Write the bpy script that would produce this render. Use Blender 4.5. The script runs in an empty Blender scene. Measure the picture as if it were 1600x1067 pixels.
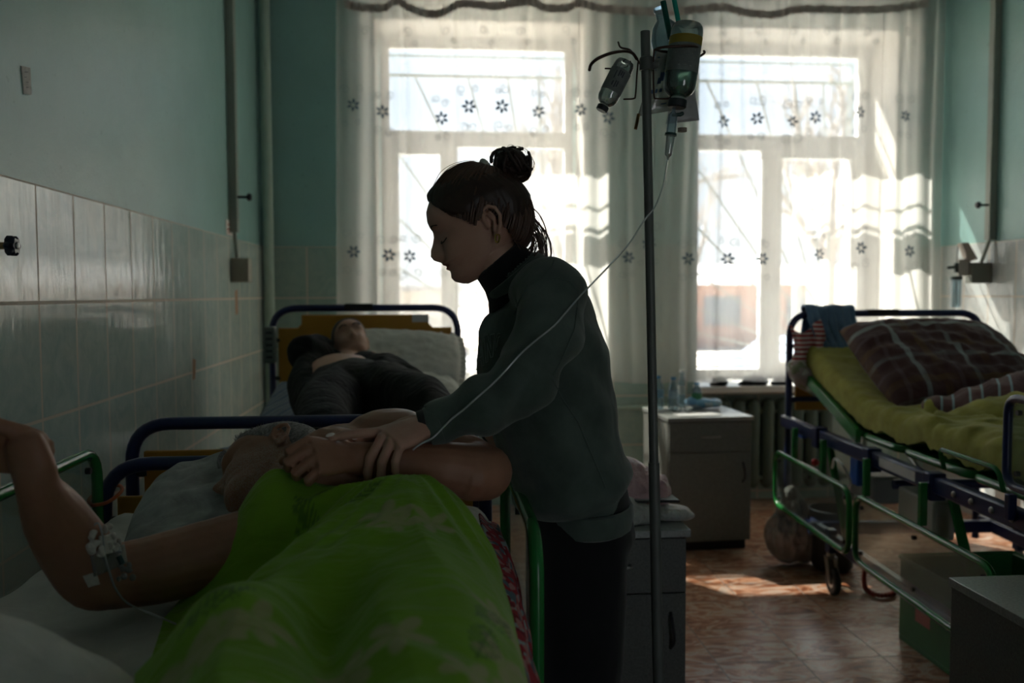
import bpy, bmesh, math, random
import numpy as np
from mathutils import Vector, Matrix, noise as mnoise
random.seed(7)
np.random.seed(7)
PI = math.pi
scene = bpy.context.scene
COL = scene.collection

# ---------------------------------------------------------------- camera
F = 1360.0
CAM = np.array([0.0, 0.0, 1.4])
_y, _p, _r = math.radians(4.92), math.radians(3.1), math.radians(0.15)
FW = np.array([math.sin(_y)*math.cos(_p), math.cos(_y)*math.cos(_p), -math.sin(_p)])
_rt = np.array([math.cos(_y), -math.sin(_y), 0.0])
_up = np.cross(_rt, FW)
RT = _rt*math.cos(_r) - _up*math.sin(_r)
UP = _up*math.cos(_r) + _rt*math.sin(_r)
cam_data = bpy.data.cameras.new('camera')
cam = bpy.data.objects.new('camera', cam_data)
COL.objects.link(cam)
cam.matrix_world = Matrix(((RT[0], UP[0], -FW[0], CAM[0]), (RT[1], UP[1], -FW[1], CAM[1]),
                           (RT[2], UP[2], -FW[2], CAM[2]), (0, 0, 0, 1)))
cam_data.sensor_width = 36.0
cam_data.lens = F/1600*36.0
cam_data.clip_start = 0.05
cam_data.clip_end = 300
cam_data.dof.use_dof = True
cam_data.dof.focus_distance = 1.8
cam_data.dof.aperture_fstop = 3.2
scene.camera = cam

# ---------------------------------------------------------------- view, sky, sun
scene.view_settings.view_transform = 'Standard'
scene.view_settings.look = 'None'
scene.view_settings.gamma = 1.0
scene.view_settings.use_curve_mapping = False
scene.view_settings.exposure = 1.72
world = bpy.data.worlds.new('sky')
scene.world = world
world.use_nodes = True
wn, wl = world.node_tree.nodes, world.node_tree.links
wn.clear()
w_out = wn.new('ShaderNodeOutputWorld')
w_bg = wn.new('ShaderNodeBackground')
w_co = wn.new('ShaderNodeTexCoord')
w_sep = wn.new('ShaderNodeSeparateXYZ')
w_ramp = wn.new('ShaderNodeValToRGB')
w_ramp.color_ramp.elements[0].position = 0.0
w_ramp.color_ramp.elements[0].color = (0.86, 0.88, 0.90, 1)
w_ramp.color_ramp.elements[1].position = 0.5
w_ramp.color_ramp.elements[1].color = (0.50, 0.72, 1.0, 1)
wl.new(w_co.outputs['Generated'], w_sep.inputs[0])
wl.new(w_sep.outputs['Z'], w_ramp.inputs[0])
wl.new(w_ramp.outputs[0], w_bg.inputs['Color'])
w_bg.inputs['Strength'].default_value = 0.62
wl.new(w_bg.outputs[0], w_out.inputs[0])

SUN_AZ, SUN_EL = math.radians(36), math.radians(46.5)
sun_dir = Vector((math.sin(SUN_AZ)*math.cos(SUN_EL), -math.cos(SUN_AZ)*math.cos(SUN_EL), -math.sin(SUN_EL)))
sun_data = bpy.data.lights.new('sun', 'SUN')
sun_data.energy = 25.0
sun_data.angle = math.radians(0.6)
sun_data.color = (1.0, 0.93, 0.82)
sun = bpy.data.objects.new('sun', sun_data)
COL.objects.link(sun)
sun.rotation_euler = sun_dir.to_track_quat('-Z', 'Y').to_euler()
sun.location = (-8, 14, 9)

# ---------------------------------------------------------------- helpers
def P(u, v, y=None, z=None, x=None):
    """point seen at photo pixel (u, v) on the plane y=, z= or x="""
    d = FW + RT*((u-800)/F) - UP*((v-533.5)/F)
    if y is not None: t = y/d[1]
    elif z is not None: t = (z-CAM[2])/d[2]
    else: t = x/d[0]
    return CAM + d*t

def V(*a): return np.array(a, float)
def unit(a):
    a = np.asarray(a, float); n = np.linalg.norm(a)
    return a/n if n > 1e-9 else a

def rotm(rx=0, ry=0, rz=0):
    return np.array(Matrix.Rotation(rz, 3, 'Z') @ Matrix.Rotation(ry, 3, 'Y') @ Matrix.Rotation(rx, 3, 'X'))

def frame_for(d, upv=(0, 0, 1)):
    d = unit(d); upv = np.asarray(upv, float)
    if abs(np.dot(d, unit(upv))) > 0.97: upv = V(0, 1, 0) if abs(d[1]) < 0.9 else V(1, 0, 0)
    s = unit(np.cross(upv, d)); u = np.cross(d, s)
    return s, u, d

class MB:
    """collects shapes and links them as ONE mesh object"""
    def __init__(self): self.v = []; self.f = []; self.m = []
    def add(self, vs, fs, mat=0):
        o = len(self.v)
        self.v.extend([tuple(float(c) for c in p) for p in vs])
        for f in fs: self.f.append(tuple(o+i for i in f)); self.m.append(mat)
        return self
    def box(self, c, s, rot=None, mat=0):
        c = np.asarray(c, float); s = np.asarray(s, float)/2
        vs = []
        for dx in (-1, 1):
            for dy in (-1, 1):
                for dz in (-1, 1):
                    p = s*np.array([dx, dy, dz])
                    if rot is not None: p = rot @ p
                    vs.append(c+p)
        return self.add(vs, [(0, 1, 3, 2), (4, 6, 7, 5), (0, 4, 5, 1), (2, 3, 7, 6), (0, 2, 6, 4), (1, 5, 7, 3)], mat)
    def box2(self, a, b, mat=0):
        a = np.asarray(a, float); b = np.asarray(b, float)
        return self.box((a+b)/2, np.abs(b-a), None, mat)
    def loft(self, rings, cap=True, mat=0, close=False):
        n = len(rings[0]); vs = [p for r in rings for p in r]; fs = []
        k = len(rings)
        for i in range(k-1 if not close else k):
            for j in range(n):
                a = i*n+j; b = i*n+(j+1) % n; c = ((i+1) % k)*n+(j+1) % n; d = ((i+1) % k)*n+j
                fs.append((a, b, c, d))
        if cap and not close:
            fs.append(tuple(range(n))[::-1]); fs.append(tuple(range((k-1)*n, k*n)))
        return self.add(vs, fs, mat)
    def tube(self, pts, r, n=12, mat=0, round_caps=False, up=(0, 0, 1), close=False):
        """r: number or list; each a radius or (side, up) pair"""
        pts = [np.asarray(p, float) for p in pts]; k = len(pts)
        rs = r if isinstance(r, (list, tuple, np.ndarray)) and len(r) == k else [r]*k
        rs = [(q, q) if np.isscalar(q) else tuple(q) for q in rs]
        dirs = []
        for i in range(k):
            if close: d = pts[(i+1) % k]-pts[i-1]
            else: d = pts[min(i+1, k-1)]-pts[max(i-1, 0)]
            dirs.append(unit(d))
        s, u, _ = frame_for(dirs[0], up)
        rings = []
        def ring(c, s, u, a, b):
            return [c+s*(a*math.cos(t))+u*(b*math.sin(t)) for t in [2*PI*j/n for j in range(n)]]
        frames = []
        for i in range(k):
            d = dirs[i]
            s = unit(s-d*np.dot(s, d)); u = np.cross(d, s)
            frames.append((s, u, d))
        if round_caps and not close:
            s, u, d = frames[0]; a, b = rs[0]; m = (a+b)/2
            for t in (0.96, 0.75, 0.4):
                q = math.sqrt(1-t*t); rings.append(ring(pts[0]-d*m*t, s, u, a*q, b*q))
        for i in range(k):
            s, u, d = frames[i]; rings.append(ring(pts[i], s, u, *rs[i]))
        if round_caps and not close:
            s, u, d = frames[-1]; a, b = rs[-1]; m = (a+b)/2
            for t in (0.4, 0.75, 0.96):
                q = math.sqrt(1-t*t); rings.append(ring(pts[-1]+d*m*t, s, u, a*q, b*q))
        return self.loft(rings, True, mat, close)
    def lathe(self, prof, c=(0, 0, 0), axis=(0, 0, 1), n=24, mat=0, cap=True):
        """prof: list of (radius, height along the axis)"""
        s, u, d = frame_for(axis, (0, 1, 0)); c = np.asarray(c, float)
        rings = [[c+d*h+s*(max(r, 1e-5)*math.cos(t))+u*(max(r, 1e-5)*math.sin(t)) for t in [2*PI*j/n for j in range(n)]] for r, h in prof]
        return self.loft(rings, cap, mat)
    def ball(self, c, r, rot=None, n=16, m=10, mat=0):
        r = (r, r, r) if np.isscalar(r) else r
        c = np.asarray(c, float); rings = []
        for i in range(m+1):
            a = PI*(i+0.02*(i == 0)-0.02*(i == m))/m
            rg = []
            for j in range(n):
                b = 2*PI*j/n
                p = np.array([r[0]*math.sin(a)*math.cos(b), r[1]*math.sin(a)*math.sin(b), r[2]*math.cos(a)])
                if rot is not None: p = rot @ p
                rg.append(c+p)
            rings.append(rg)
        return self.loft(rings, True, mat)
    def grid(self, fn, nu, nv, mat=0):
        vs = [fn(i/nu, j/nv) for i in range(nu+1) for j in range(nv+1)]
        fs = [(i*(nv+1)+j, (i+1)*(nv+1)+j, (i+1)*(nv+1)+j+1, i*(nv+1)+j+1) for i in range(nu) for j in range(nv)]
        return self.add(vs, fs, mat)
    def prism(self, poly, lo, hi, axis='y', mat=0):
        """poly in the two other axes, extruded from lo to hi along axis"""
        def mk(a, b, t):
            return {'y': (a, t, b), 'x': (t, a, b), 'z': (a, b, t)}[axis]
        n = len(poly)
        vs = [mk(a, b, lo) for a, b in poly]+[mk(a, b, hi) for a, b in poly]
        fs = [(i, (i+1) % n, n+(i+1) % n, n+i) for i in range(n)]+[tuple(range(n))[::-1], tuple(range(n, 2*n))]
        return self.add(vs, fs, mat)
    def xf(self, rot=None, loc=(0, 0, 0), start=0):
        for i in range(start, len(self.v)):
            p = np.array(self.v[i])
            if rot is not None: p = rot @ p
            self.v[i] = tuple(p+np.asarray(loc, float))
        return self
    def mesh(self, name, mats, smooth=True, sharp=40, recalc=True):
        me = bpy.data.meshes.new(name)
        me.from_pydata(self.v, [], self.f)
        for m in (mats if isinstance(mats, (list, tuple)) else [mats]): me.materials.append(m)
        for p, m in zip(me.polygons, self.m): p.material_index = m
        finish(me, smooth, sharp, recalc)
        return me
    def build(self, name, mats, parent=None, smooth=True, sharp=40, bevel=0, recalc=True, subsurf=0):
        me = self.mesh(name, mats, smooth, sharp, recalc)
        ob = link(name, me, parent)
        if bevel:
            b = ob.modifiers.new('bevel', 'BEVEL'); b.width = bevel; b.segments = 2; b.limit_method = 'ANGLE'; b.angle_limit = math.radians(40)
        if subsurf:
            s = ob.modifiers.new('subsurf', 'SUBSURF'); s.levels = subsurf; s.render_levels = subsurf
        return ob

def finish(me, smooth=True, sharp=40, recalc=True):
    bm = bmesh.new(); bm.from_mesh(me)
    if recalc: bmesh.ops.recalc_face_normals(bm, faces=bm.faces)
    if smooth:
        for f in bm.faces: f.smooth = True
        a = math.radians(sharp)
        for e in bm.edges:
            if len(e.link_faces) == 2 and e.calc_face_angle(0) > a: e.smooth = False
    bm.to_mesh(me); bm.free()

def link(name, me, parent=None):
    ob = bpy.data.objects.new(name, me); COL.objects.link(ob)
    if parent is not None:
        ob.parent = parent
        # vertices are given in world space: undo the parent's own placement
        M = parent_world(parent)
        ob.matrix_parent_inverse = M.inverted()
    return ob

def parent_world(o):
    M = Matrix.Identity(4); chain = []
    while o is not None: chain.append(o); o = o.parent
    for c in reversed(chain): M = M @ c.matrix_parent_inverse @ c.matrix_basis
    return M

def tag(o, label=None, cat=None, group=None, kind=None):
    if label: o['label'] = label
    if cat: o['category'] = cat
    if group: o['group'] = group
    if kind: o['kind'] = kind
    return o

def thing(name, label, cat, loc=(0, 0, 0), group=None, kind=None):
    o = bpy.data.objects.new(name, None); COL.objects.link(o)
    o.location = tuple(float(c) for c in loc); o.empty_display_size = 0.1
    return tag(o, label, cat, group, kind)

def rpath(pts, r, n=6):
    """poly-line with rounded corners"""
    pts = [np.asarray(p, float) for p in pts]; out = [pts[0]]
    for i in range(1, len(pts)-1):
        a, b, c = pts[i-1], pts[i], pts[i+1]
        d1, d2 = unit(a-b), unit(c-b)
        k = min(r, np.linalg.norm(a-b)*0.49, np.linalg.norm(c-b)*0.49)
        p, q = b+d1*k, b+d2*k
        for j in range(n+1):
            t = j/n; out.append((1-t)**2*p+2*t*(1-t)*b+t*t*q)
    out.append(pts[-1])
    return out

def rloop(pts, r, n=6):
    """closed poly-line with rounded corners (for tube(close=True))"""
    pts = [np.asarray(p, float) for p in pts]; out = []; k_ = len(pts)
    for i in range(k_):
        a, b, c = pts[i-1], pts[i], pts[(i+1) % k_]
        d1, d2 = unit(a-b), unit(c-b)
        k = min(r, np.linalg.norm(a-b)*0.49, np.linalg.norm(c-b)*0.49)
        p, q = b+d1*k, b+d2*k
        for j in range(n+1):
            t = j/n; out.append((1-t)**2*p+2*t*(1-t)*b+t*t*q)
    return out

def smooth_path(pts, n=8):
    """Catmull-Rom through the points"""
    pts = [np.asarray(p, float) for p in pts]
    q = [2*pts[0]-pts[1]]+pts+[2*pts[-1]-pts[-2]]
    out = []
    for i in range(1, len(q)-2):
        a, b, c, d = q[i-1:i+3]
        for j in range(n):
            t = j/n
            out.append(0.5*((2*b)+(-a+c)*t+(2*a-5*b+4*c-d)*t*t+(-a+3*b-3*c+d)*t**3))
    out.append(pts[-1])
    return out

def sculpt(mb, voxel, smooth=4, fn=None, factor=0.5, name='tmp'):
    """melt overlapping shapes into one continuous surface, then displace it with fn(co, no)"""
    me = bpy.data.meshes.new(name); me.from_pydata(mb.v, [], mb.f)
    finish(me, False)
    ob = bpy.data.objects.new(name, me); COL.objects.link(ob)
    r = ob.modifiers.new('r', 'REMESH'); r.mode = 'VOXEL'; r.voxel_size = voxel
    if smooth:
        s = ob.modifiers.new('s', 'SMOOTH'); s.iterations = smooth; s.factor = factor
    bpy.context.view_layer.update()
    dg = bpy.context.evaluated_depsgraph_get()
    out = bpy.data.meshes.new_from_object(ob.evaluated_get(dg))
    bpy.data.objects.remove(ob)
    if fn is not None:
        n = len(out.vertices); co = np.empty(n*3); no = np.empty(n*3)
        out.vertices.foreach_get('co', co); out.vertices.foreach_get('normal', no)
        co = co.reshape(-1, 3); no = no.reshape(-1, 3)
        co = fn(co, no)
        out.vertices.foreach_set('co', np.asarray(co, float).ravel()); out.update()
    for p in out.polygons: p.use_smooth = True
    return out

def fbm(co, scale=1.0, octaves=3, off=(0, 0, 0), stretch=(1, 1, 1)):
    """smooth value noise on an (n,3) array, about -1..1"""
    co = np.asarray(co, float)*np.asarray(stretch)*scale+np.asarray(off)
    tot = np.zeros(len(co)); amp = 1.0; s = 0.0
    for o in range(octaves):
        p = co*(2**o)+17.3*o
        i = np.floor(p).astype(int); f = p-i; f = f*f*(3-2*f)
        def h(a, b, c):
            n = (a*374761393+b*668265263+c*2147483647) & 0xffffffff
            n = ((n ^ (n >> 13))*1274126177) & 0xffffffff
            return ((n ^ (n >> 16)) & 0xffff)/32767.5-1
        def L(a, b, t): return a+(b-a)*t
        x, y, z = i[:, 0], i[:, 1], i[:, 2]
        v = L(L(L(h(x, y, z), h(x+1, y, z), f[:, 0]), L(h(x, y+1, z), h(x+1, y+1, z), f[:, 0]), f[:, 1]),
              L(L(h(x, y, z+1), h(x+1, y, z+1), f[:, 0]), L(h(x, y+1, z+1), h(x+1, y+1, z+1), f[:, 0]), f[:, 1]), f[:, 2])
        tot += v*amp; s += amp; amp *= 0.5
    return tot/s

def gauss(x, s): return np.exp(-(np.asarray(x)/s)**2)
def sstep(x, a, b):
    t = np.clip((np.asarray(x, float)-a)/(b-a), 0, 1); return t*t*(3-2*t)

# ---------------------------------------------------------------- materials
class NT:
    def __init__(self, name):
        self.mat = bpy.data.materials.new(name); self.mat.use_nodes = True
        self.n = self.mat.node_tree.nodes; self.l = self.mat.node_tree.links; self.n.clear()
        self.out = self.n.new('ShaderNodeOutputMaterial')
    def node(self, t, **kw):
        x = self.n.new(t)
        for k, v in kw.items():
            if k.startswith('_'): setattr(x, k[1:], v)
            else: x.inputs[k.replace('__', ' ')].default_value = v
        return x
    def link(self, a, b): self.l.new(a, b)
    def coords(self, kind='Object', scale=(1, 1, 1), rot=(0, 0, 0), loc=(0, 0, 0)):
        c = self.n.new('ShaderNodeTexCoord'); m = self.n.new('ShaderNodeMapping')
        m.inputs['Scale'].default_value = scale; m.inputs['Rotation'].default_value = rot; m.inputs['Location'].default_value = loc
        self.l.new(c.outputs[kind], m.inputs[0]); return m.outputs[0]
    def noise(self, vec, scale=5, detail=3, rough=0.5, dist=0):
        x = self.n.new('ShaderNodeTexNoise'); x.inputs['Scale'].default_value = scale; x.inputs['Detail'].default_value = detail
        x.inputs['Roughness'].default_value = rough; x.inputs['Distortion'].default_value = dist
        self.l.new(vec, x.inputs['Vector']); return x.outputs['Fac']
    def ramp(self, fac, stops, interp='LINEAR'):
        x = self.n.new('ShaderNodeValToRGB'); cr = x.color_ramp; cr.interpolation = interp
        while len(cr.elements) < len(stops): cr.elements.new(0.5)
        for e, (p, c) in zip(cr.elements, stops): e.position = p; e.color = tuple(c)+(1,) if len(c) == 3 else c
        self.l.new(fac, x.inputs[0]); return x.outputs[0]
    def mix(self, fac, a, b, mode='MIX'):
        x = self.n.new('ShaderNodeMix'); x.data_type = 'RGBA'; x.blend_type = mode
        for s, q in ((0, fac), (6, a), (7, b)):
            if isinstance(q, (int, float)): x.inputs[s].default_value = q
            elif isinstance(q, (tuple, list)): x.inputs[s].default_value = tuple(q)+(1,) if len(q) == 3 else q
            else: self.l.new(q, x.inputs[s])
        return x.outputs[2]
    def math(self, op, a, b=0.0, c=0.0):
        x = self.n.new('ShaderNodeMath'); x.operation = op
        for i, q in enumerate((a, b, c)):
            if isinstance(q, (int, float)): x.inputs[i].default_value = q
            else: self.l.new(q, x.inputs[i])
        return x.outputs[0]
    def bsdf(self, color, rough=0.5, metal=0.0, spec=0.5, normal=None, **kw):
        b = self.n.new('ShaderNodeBsdfPrincipled')
        for k, q in (('Base Color', color), ('Roughness', rough), ('Metallic', metal), ('Specular IOR Level', spec)):
            if isinstance(q, (int, float)): b.inputs[k].default_value = q
            elif isinstance(q, (tuple, list)): b.inputs[k].default_value = tuple(q)+(1,) if len(q) == 3 else q
            else: self.l.new(q, b.inputs[k])
        if normal is not None: self.l.new(normal, b.inputs['Normal'])
        for k, q in kw.items(): b.inputs[k.replace('__', ' ')].default_value = q
        self.l.new(b.outputs[0], self.out.inputs[0]); self.b = b
        return b
    def bump(self, h, strength=0.3, dist=0.01, normal=None):
        x = self.n.new('ShaderNodeBump'); x.inputs['Strength'].default_value = strength; x.inputs['Distance'].default_value = dist
        self.l.new(h, x.inputs['Height'])
        if normal is not None: self.l.new(normal, x.inputs['Normal'])
        return x.outputs[0]

def plain(name, col, rough=0.5, metal=0.0, spec=0.5, noise=0.06, nscale=12, bump=0.0, bscale=60, **kw):
    """one colour with faint mottling and optional fine bump"""
    t = NT(name); v = t.coords()
    f = t.noise(v, nscale, 4)
    c = t.ramp(f, [(0.3, tuple(x*(1-noise) for x in col)), (0.7, tuple(min(1, x*(1+noise)) for x in col))])
    nm = t.bump(t.noise(v, bscale, 3), bump, 0.004) if bump else None
    t.bsdf(c, rough, metal, spec, nm, **kw)
    return t.mat

def fabric(name, col, rough=0.9, noise=0.1, weave=0.25, wscale=900, fold=0.0, fscale=9, sheen=0.2, col2=None):
    t = NT(name); v = t.coords()
    f = t.noise(v, 14, 5, 0.6)
    a = tuple(x*(1-noise) for x in col); b = tuple(min(1, x*(1+noise)) for x in (col2 or col))
    c = t.ramp(f, [(0.3, a), (0.7, b)])
    nm = t.bump(t.noise(v, wscale, 2), weave, 0.0008)
    if fold:
        nm = t.bump(t.noise(v, fscale, 3, 0.45, 1.2), fold, 0.02, nm)
    t.bsdf(c, rough, 0, 0.2, nm, **{'Sheen__Weight': sheen})
    return t.mat

def glassy(name, tint=(0.95, 1, 1), gloss=0.08, rough=0.03, film=0.0, filmcol=(0.7, 0.75, 0.75), fk=0.8):
    """thin clear sheet: see-through with a mirror-like sheen and an optional cloudy film"""
    t = NT(name)
    tr = t.node('ShaderNodeBsdfTransparent'); tr.inputs[0].default_value = tuple(tint)+(1,)
    gl = t.node('ShaderNodeBsdfGlossy'); gl.inputs['Roughness'].default_value = rough
    fr = t.node('ShaderNodeFresnel'); fr.inputs[0].default_value = 1.45
    k = t.math('MULTIPLY_ADD', fr.outputs[0], fk, gloss)
    m = t.node('ShaderNodeMixShader'); t.link(k, m.inputs[0]); t.link(tr.outputs[0], m.inputs[1]); t.link(gl.outputs[0], m.inputs[2])
    o = m
    if film:
        df = t.node('ShaderNodeBsdfDiffuse'); df.inputs[0].default_value = tuple(filmcol)+(1,)
        v = t.coords(); f = t.noise(v, 10, 4)
        q = t.math('MULTIPLY', f, film*2)
        o = t.node('ShaderNodeMixShader'); t.link(q, o.inputs[0]); t.link(m.outputs[0], o.inputs[1]); t.link(df.outputs[0], o.inputs[2])
    t.link(o.outputs[0], t.out.inputs[0])
    return t.mat

def tile_mat(name, yz, base, base2, w=0.25, h=0.33, off=(0, 0), grout=(0.60, 0.52, 0.43), rough=0.12, bump=0.25):
    """glazed wall tiles; yz picks which two object axes lie in the wall"""
    t = NT(name)
    c = t.node('ShaderNodeTexCoord'); s = t.node('ShaderNodeSeparateXYZ'); t.link(c.outputs['Object'], s.inputs[0])
    cb = t.node('ShaderNodeCombineXYZ')
    t.link(t.math('ADD', s.outputs[yz[0]], off[0]), cb.inputs[0]); t.link(t.math('ADD', s.outputs[yz[1]], off[1]), cb.inputs[1])
    br = t.node('ShaderNodeTexBrick', _offset=0.0, _squash=1.0)
    br.inputs['Scale'].default_value = 1; br.inputs['Mortar Size'].default_value = 0.005; br.inputs['Mortar Smooth'].default_value = 0.1
    br.inputs['Brick Width'].default_value = w; br.inputs['Row Height'].default_value = h; br.inputs['Bias'].default_value = 0
    br.inputs['Color1'].default_value = (0.35, 0.35, 0.35, 1); br.inputs['Color2'].default_value = (0.65, 0.65, 0.65, 1)
    t.link(cb.outputs[0], br.inputs['Vector'])
    n1 = t.noise(c.outputs['Object'], 9, 6, 0.65, 1.5)
    col = t.ramp(n1, [(0.32, base2), (0.62, base)])
    col = t.mix(0.10, col, br.outputs['Color'], 'OVERLAY')
    col = t.mix(br.outputs['Fac'], col, grout)
    rg = t.math('MULTIPLY_ADD', br.outputs['Fac'], 0.6, rough)
    inv = t.math('SUBTRACT', 1.0, br.outputs['Fac'])
    nm = t.bump(inv, 0.8, 0.002)
    wv = t.coords(scale=(7, 7, 1.2))
    nm = t.bump(t.noise(wv, 3.2, 3, 0.5), bump, 0.010, nm)
    t.bsdf(col, rg, 0, 0.6, nm)
    return t.mat

def wall_paint(name, col, rough=0.33, bump=0.35):
    t = NT(name); v = t.coords()
    n1 = t.noise(v, 1.7, 5, 0.6)
    c = t.ramp(n1, [(0.3, tuple(x*0.90 for x in col)), (0.7, tuple(x*1.08 for x in col))])
    spots = t.ramp(t.noise(v, 28, 2, 0.6), [(0.0, (1, 1, 1)), (0.27, (0.55, 0.58, 0.58)), (0.31, (1, 1, 1))])
    c = t.mix(0.5, c, spots, 'MULTIPLY')
    nm = t.bump(t.noise(v, 2.4, 3, 0.5, 0.5), bump, 0.03)
    nm = t.bump(t.noise(v, 45, 5, 0.65, 0.4), 0.35, 0.004, nm)
    t.bsdf(c, rough, 0, 0.5, nm)
    return t.mat
# ================================================================ SETTING
XL, XR, YB, YF, ZC = -1.116, 3.36, 5.72, -1.9, 3.62
TILE_TOP = 1.71
M_wall = wall_paint('teal_wall_paint', (0.27, 0.46, 0.44))
M_ceil = plain('ceiling_white', (0.62, 0.66, 0.64), 0.8)
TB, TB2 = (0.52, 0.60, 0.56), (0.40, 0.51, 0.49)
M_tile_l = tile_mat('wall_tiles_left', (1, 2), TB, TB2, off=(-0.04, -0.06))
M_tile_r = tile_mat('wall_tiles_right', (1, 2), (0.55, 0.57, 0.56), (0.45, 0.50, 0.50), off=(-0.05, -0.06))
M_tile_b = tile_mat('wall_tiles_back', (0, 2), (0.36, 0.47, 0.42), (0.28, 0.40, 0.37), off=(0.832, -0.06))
M_reveal = plain('white_plaster', (0.78, 0.75, 0.70), 0.75, bump=0.1)
M_pvc = plain('white_plastic_frame', (0.80, 0.79, 0.77), 0.35, noise=0.02)
M_pane = glassy('window_glass', (0.97, 0.99, 0.99), 0.02, 0.01)

# floor
def floor_mat():
    t = NT('brown_floor_tiles')
    c = t.node('ShaderNodeTexCoord')
    mp = t.node('ShaderNodeMapping'); mp.inputs['Location'].default_value = (-0.075, -0.23, 0); t.link(c.outputs['Object'], mp.inputs[0])
    br = t.node('ShaderNodeTexBrick', _offset=0.0, _squash=1.0)
    br.inputs['Scale'].default_value = 1; br.inputs['Mortar Size'].default_value = 0.0028; br.inputs['Mortar Smooth'].default_value = 0.1
    br.inputs['Brick Width'].default_value = 0.325; br.inputs['Row Height'].default_value = 0.325
    br.inputs['Color1'].default_value = (0.3, 0.3, 0.3, 1); br.inputs['Color2'].default_value = (0.7, 0.7, 0.7, 1)
    t.link(mp.outputs[0], br.inputs['Vector'])
    # every tile shifts the marbling a little
    sh = t.node('ShaderNodeVectorMath', _operation='SCALE'); t.link(br.outputs['Color'], sh.inputs[0]); sh.inputs['Scale'].default_value = 3.0
    ad = t.node('ShaderNodeVectorMath', _operation='ADD'); t.link(mp.outputs[0], ad.inputs[0]); t.link(sh.outputs[0], ad.inputs[1])
    st = t.node('ShaderNodeMapping'); st.inputs['Scale'].default_value = (4.5, 10, 1); t.link(ad.outputs[0], st.inputs[0])
    n = t.noise(st.outputs[0], 1.2, 5, 0.62, 2.4)
    col = t.ramp(n, [(0.30, (0.10, 0.035, 0.018)), (0.43, (0.30, 0.11, 0.05)), (0.52, (0.50, 0.26, 0.15)), (0.60, (0.55, 0.44, 0.36)), (0.72, (0.35, 0.16, 0.08))])
    col = t.mix(br.outputs['Fac'], col, (0.30, 0.24, 0.20))
    nm = t.bump(t.math('SUBTRACT', 1.0, br.outputs['Fac']), 0.7, 0.002)
    nm = t.bump(t.noise(c.outputs['Object'], 8, 3), 0.08, 0.01, nm)
    t.bsdf(col, t.math('MULTIPLY_ADD', br.outputs['Fac'], 0.4, 0.30), 0, 0.45, nm)
    return t.mat
M_floor = floor_mat()
tag(MB().box2((XL-0.2, YF-0.2, -0.12), (XR+0.2, YB+0.5, 0)).build('floor', M_floor, smooth=False), kind='structure')
tag(MB().box2((XL-0.2, YF-0.2, ZC), (XR+0.2, YB+0.5, ZC+0.15)).build('ceiling', M_ceil, smooth=False), kind='structure')

wl_ = tag(MB().box2((XL-0.25, YF, 0), (XL-0.0, YB+0.5, ZC)).build('wall_left', M_wall, smooth=False), kind='structure')
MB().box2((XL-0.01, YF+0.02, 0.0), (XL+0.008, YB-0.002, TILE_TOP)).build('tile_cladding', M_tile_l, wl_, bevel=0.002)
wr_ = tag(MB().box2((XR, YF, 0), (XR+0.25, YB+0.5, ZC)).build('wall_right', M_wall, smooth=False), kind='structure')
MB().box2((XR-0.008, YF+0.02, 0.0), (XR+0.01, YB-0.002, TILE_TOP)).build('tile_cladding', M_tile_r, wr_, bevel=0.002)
# unseen doorway added behind the camera so sky light fills the near figures
wf_ = MB(); DX0, DX1, DZ = 1.0, 1.95, 2.25
wf_.box2((XL-0.25, YF-0.2, 0), (DX0, YF, ZC)); wf_.box2((DX1, YF-0.2, 0), (XR+0.25, YF, ZC)); wf_.box2((DX0, YF-0.2, DZ), (DX1, YF, ZC))
tag(wf_.build('wall_front', M_wall, smooth=False), kind='structure')
dj = MB(); dj.box2((DX0, YF-0.21, 0), (DX0+0.05, YF+0.01, DZ)); dj.box2((DX1-0.05, YF-0.21, 0), (DX1, YF+0.01, DZ)); dj.box2((DX0+0.05, YF-0.21, DZ-0.05), (DX1-0.05, YF+0.01, DZ)); dj.box2((DX0+0.05, YF-0.19, 2.10), (DX1-0.05, YF-0.01, 2.16))
tag(dj.build('fill_doorway', M_pvc, bevel=0.004), kind='structure')

# back wall with two openings, splayed reveals
W1 = (-0.39, 0.975); W2 = (1.735, 3.115); WZ = (0.79, 3.165)
Y2 = 6.30; YG = 6.10
wb = MB()
def wblock(x0, x1, z0, z1, mat=0): wb.box2((x0, YB, z0), (x1, Y2, z1), mat)
wblock(XL-0.25, W1[0]-0.001, 0, ZC); wblock(W1[1]+0.001, W2[0]-0.001, 0, ZC); wblock(W2[1]+0.001, XR+0.25, 0, ZC)
for w in (W1, W2):
    wblock(w[0]-0.001, w[1]+0.001, 0, WZ[0]-0.001); wblock(w[0]-0.001, w[1]+0.001, WZ[1]+0.001, ZC)
wb_ = tag(wb.build('wall_back', M_wall, smooth=False), kind='structure')
tc = MB()
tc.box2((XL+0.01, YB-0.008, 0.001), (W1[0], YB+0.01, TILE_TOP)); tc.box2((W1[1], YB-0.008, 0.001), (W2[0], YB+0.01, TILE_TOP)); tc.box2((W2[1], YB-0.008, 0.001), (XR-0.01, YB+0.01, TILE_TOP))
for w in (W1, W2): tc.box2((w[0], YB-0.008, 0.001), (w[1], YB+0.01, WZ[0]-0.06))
tc.build('tile_cladding', M_tile_b, wb_, bevel=0.002)

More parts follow.
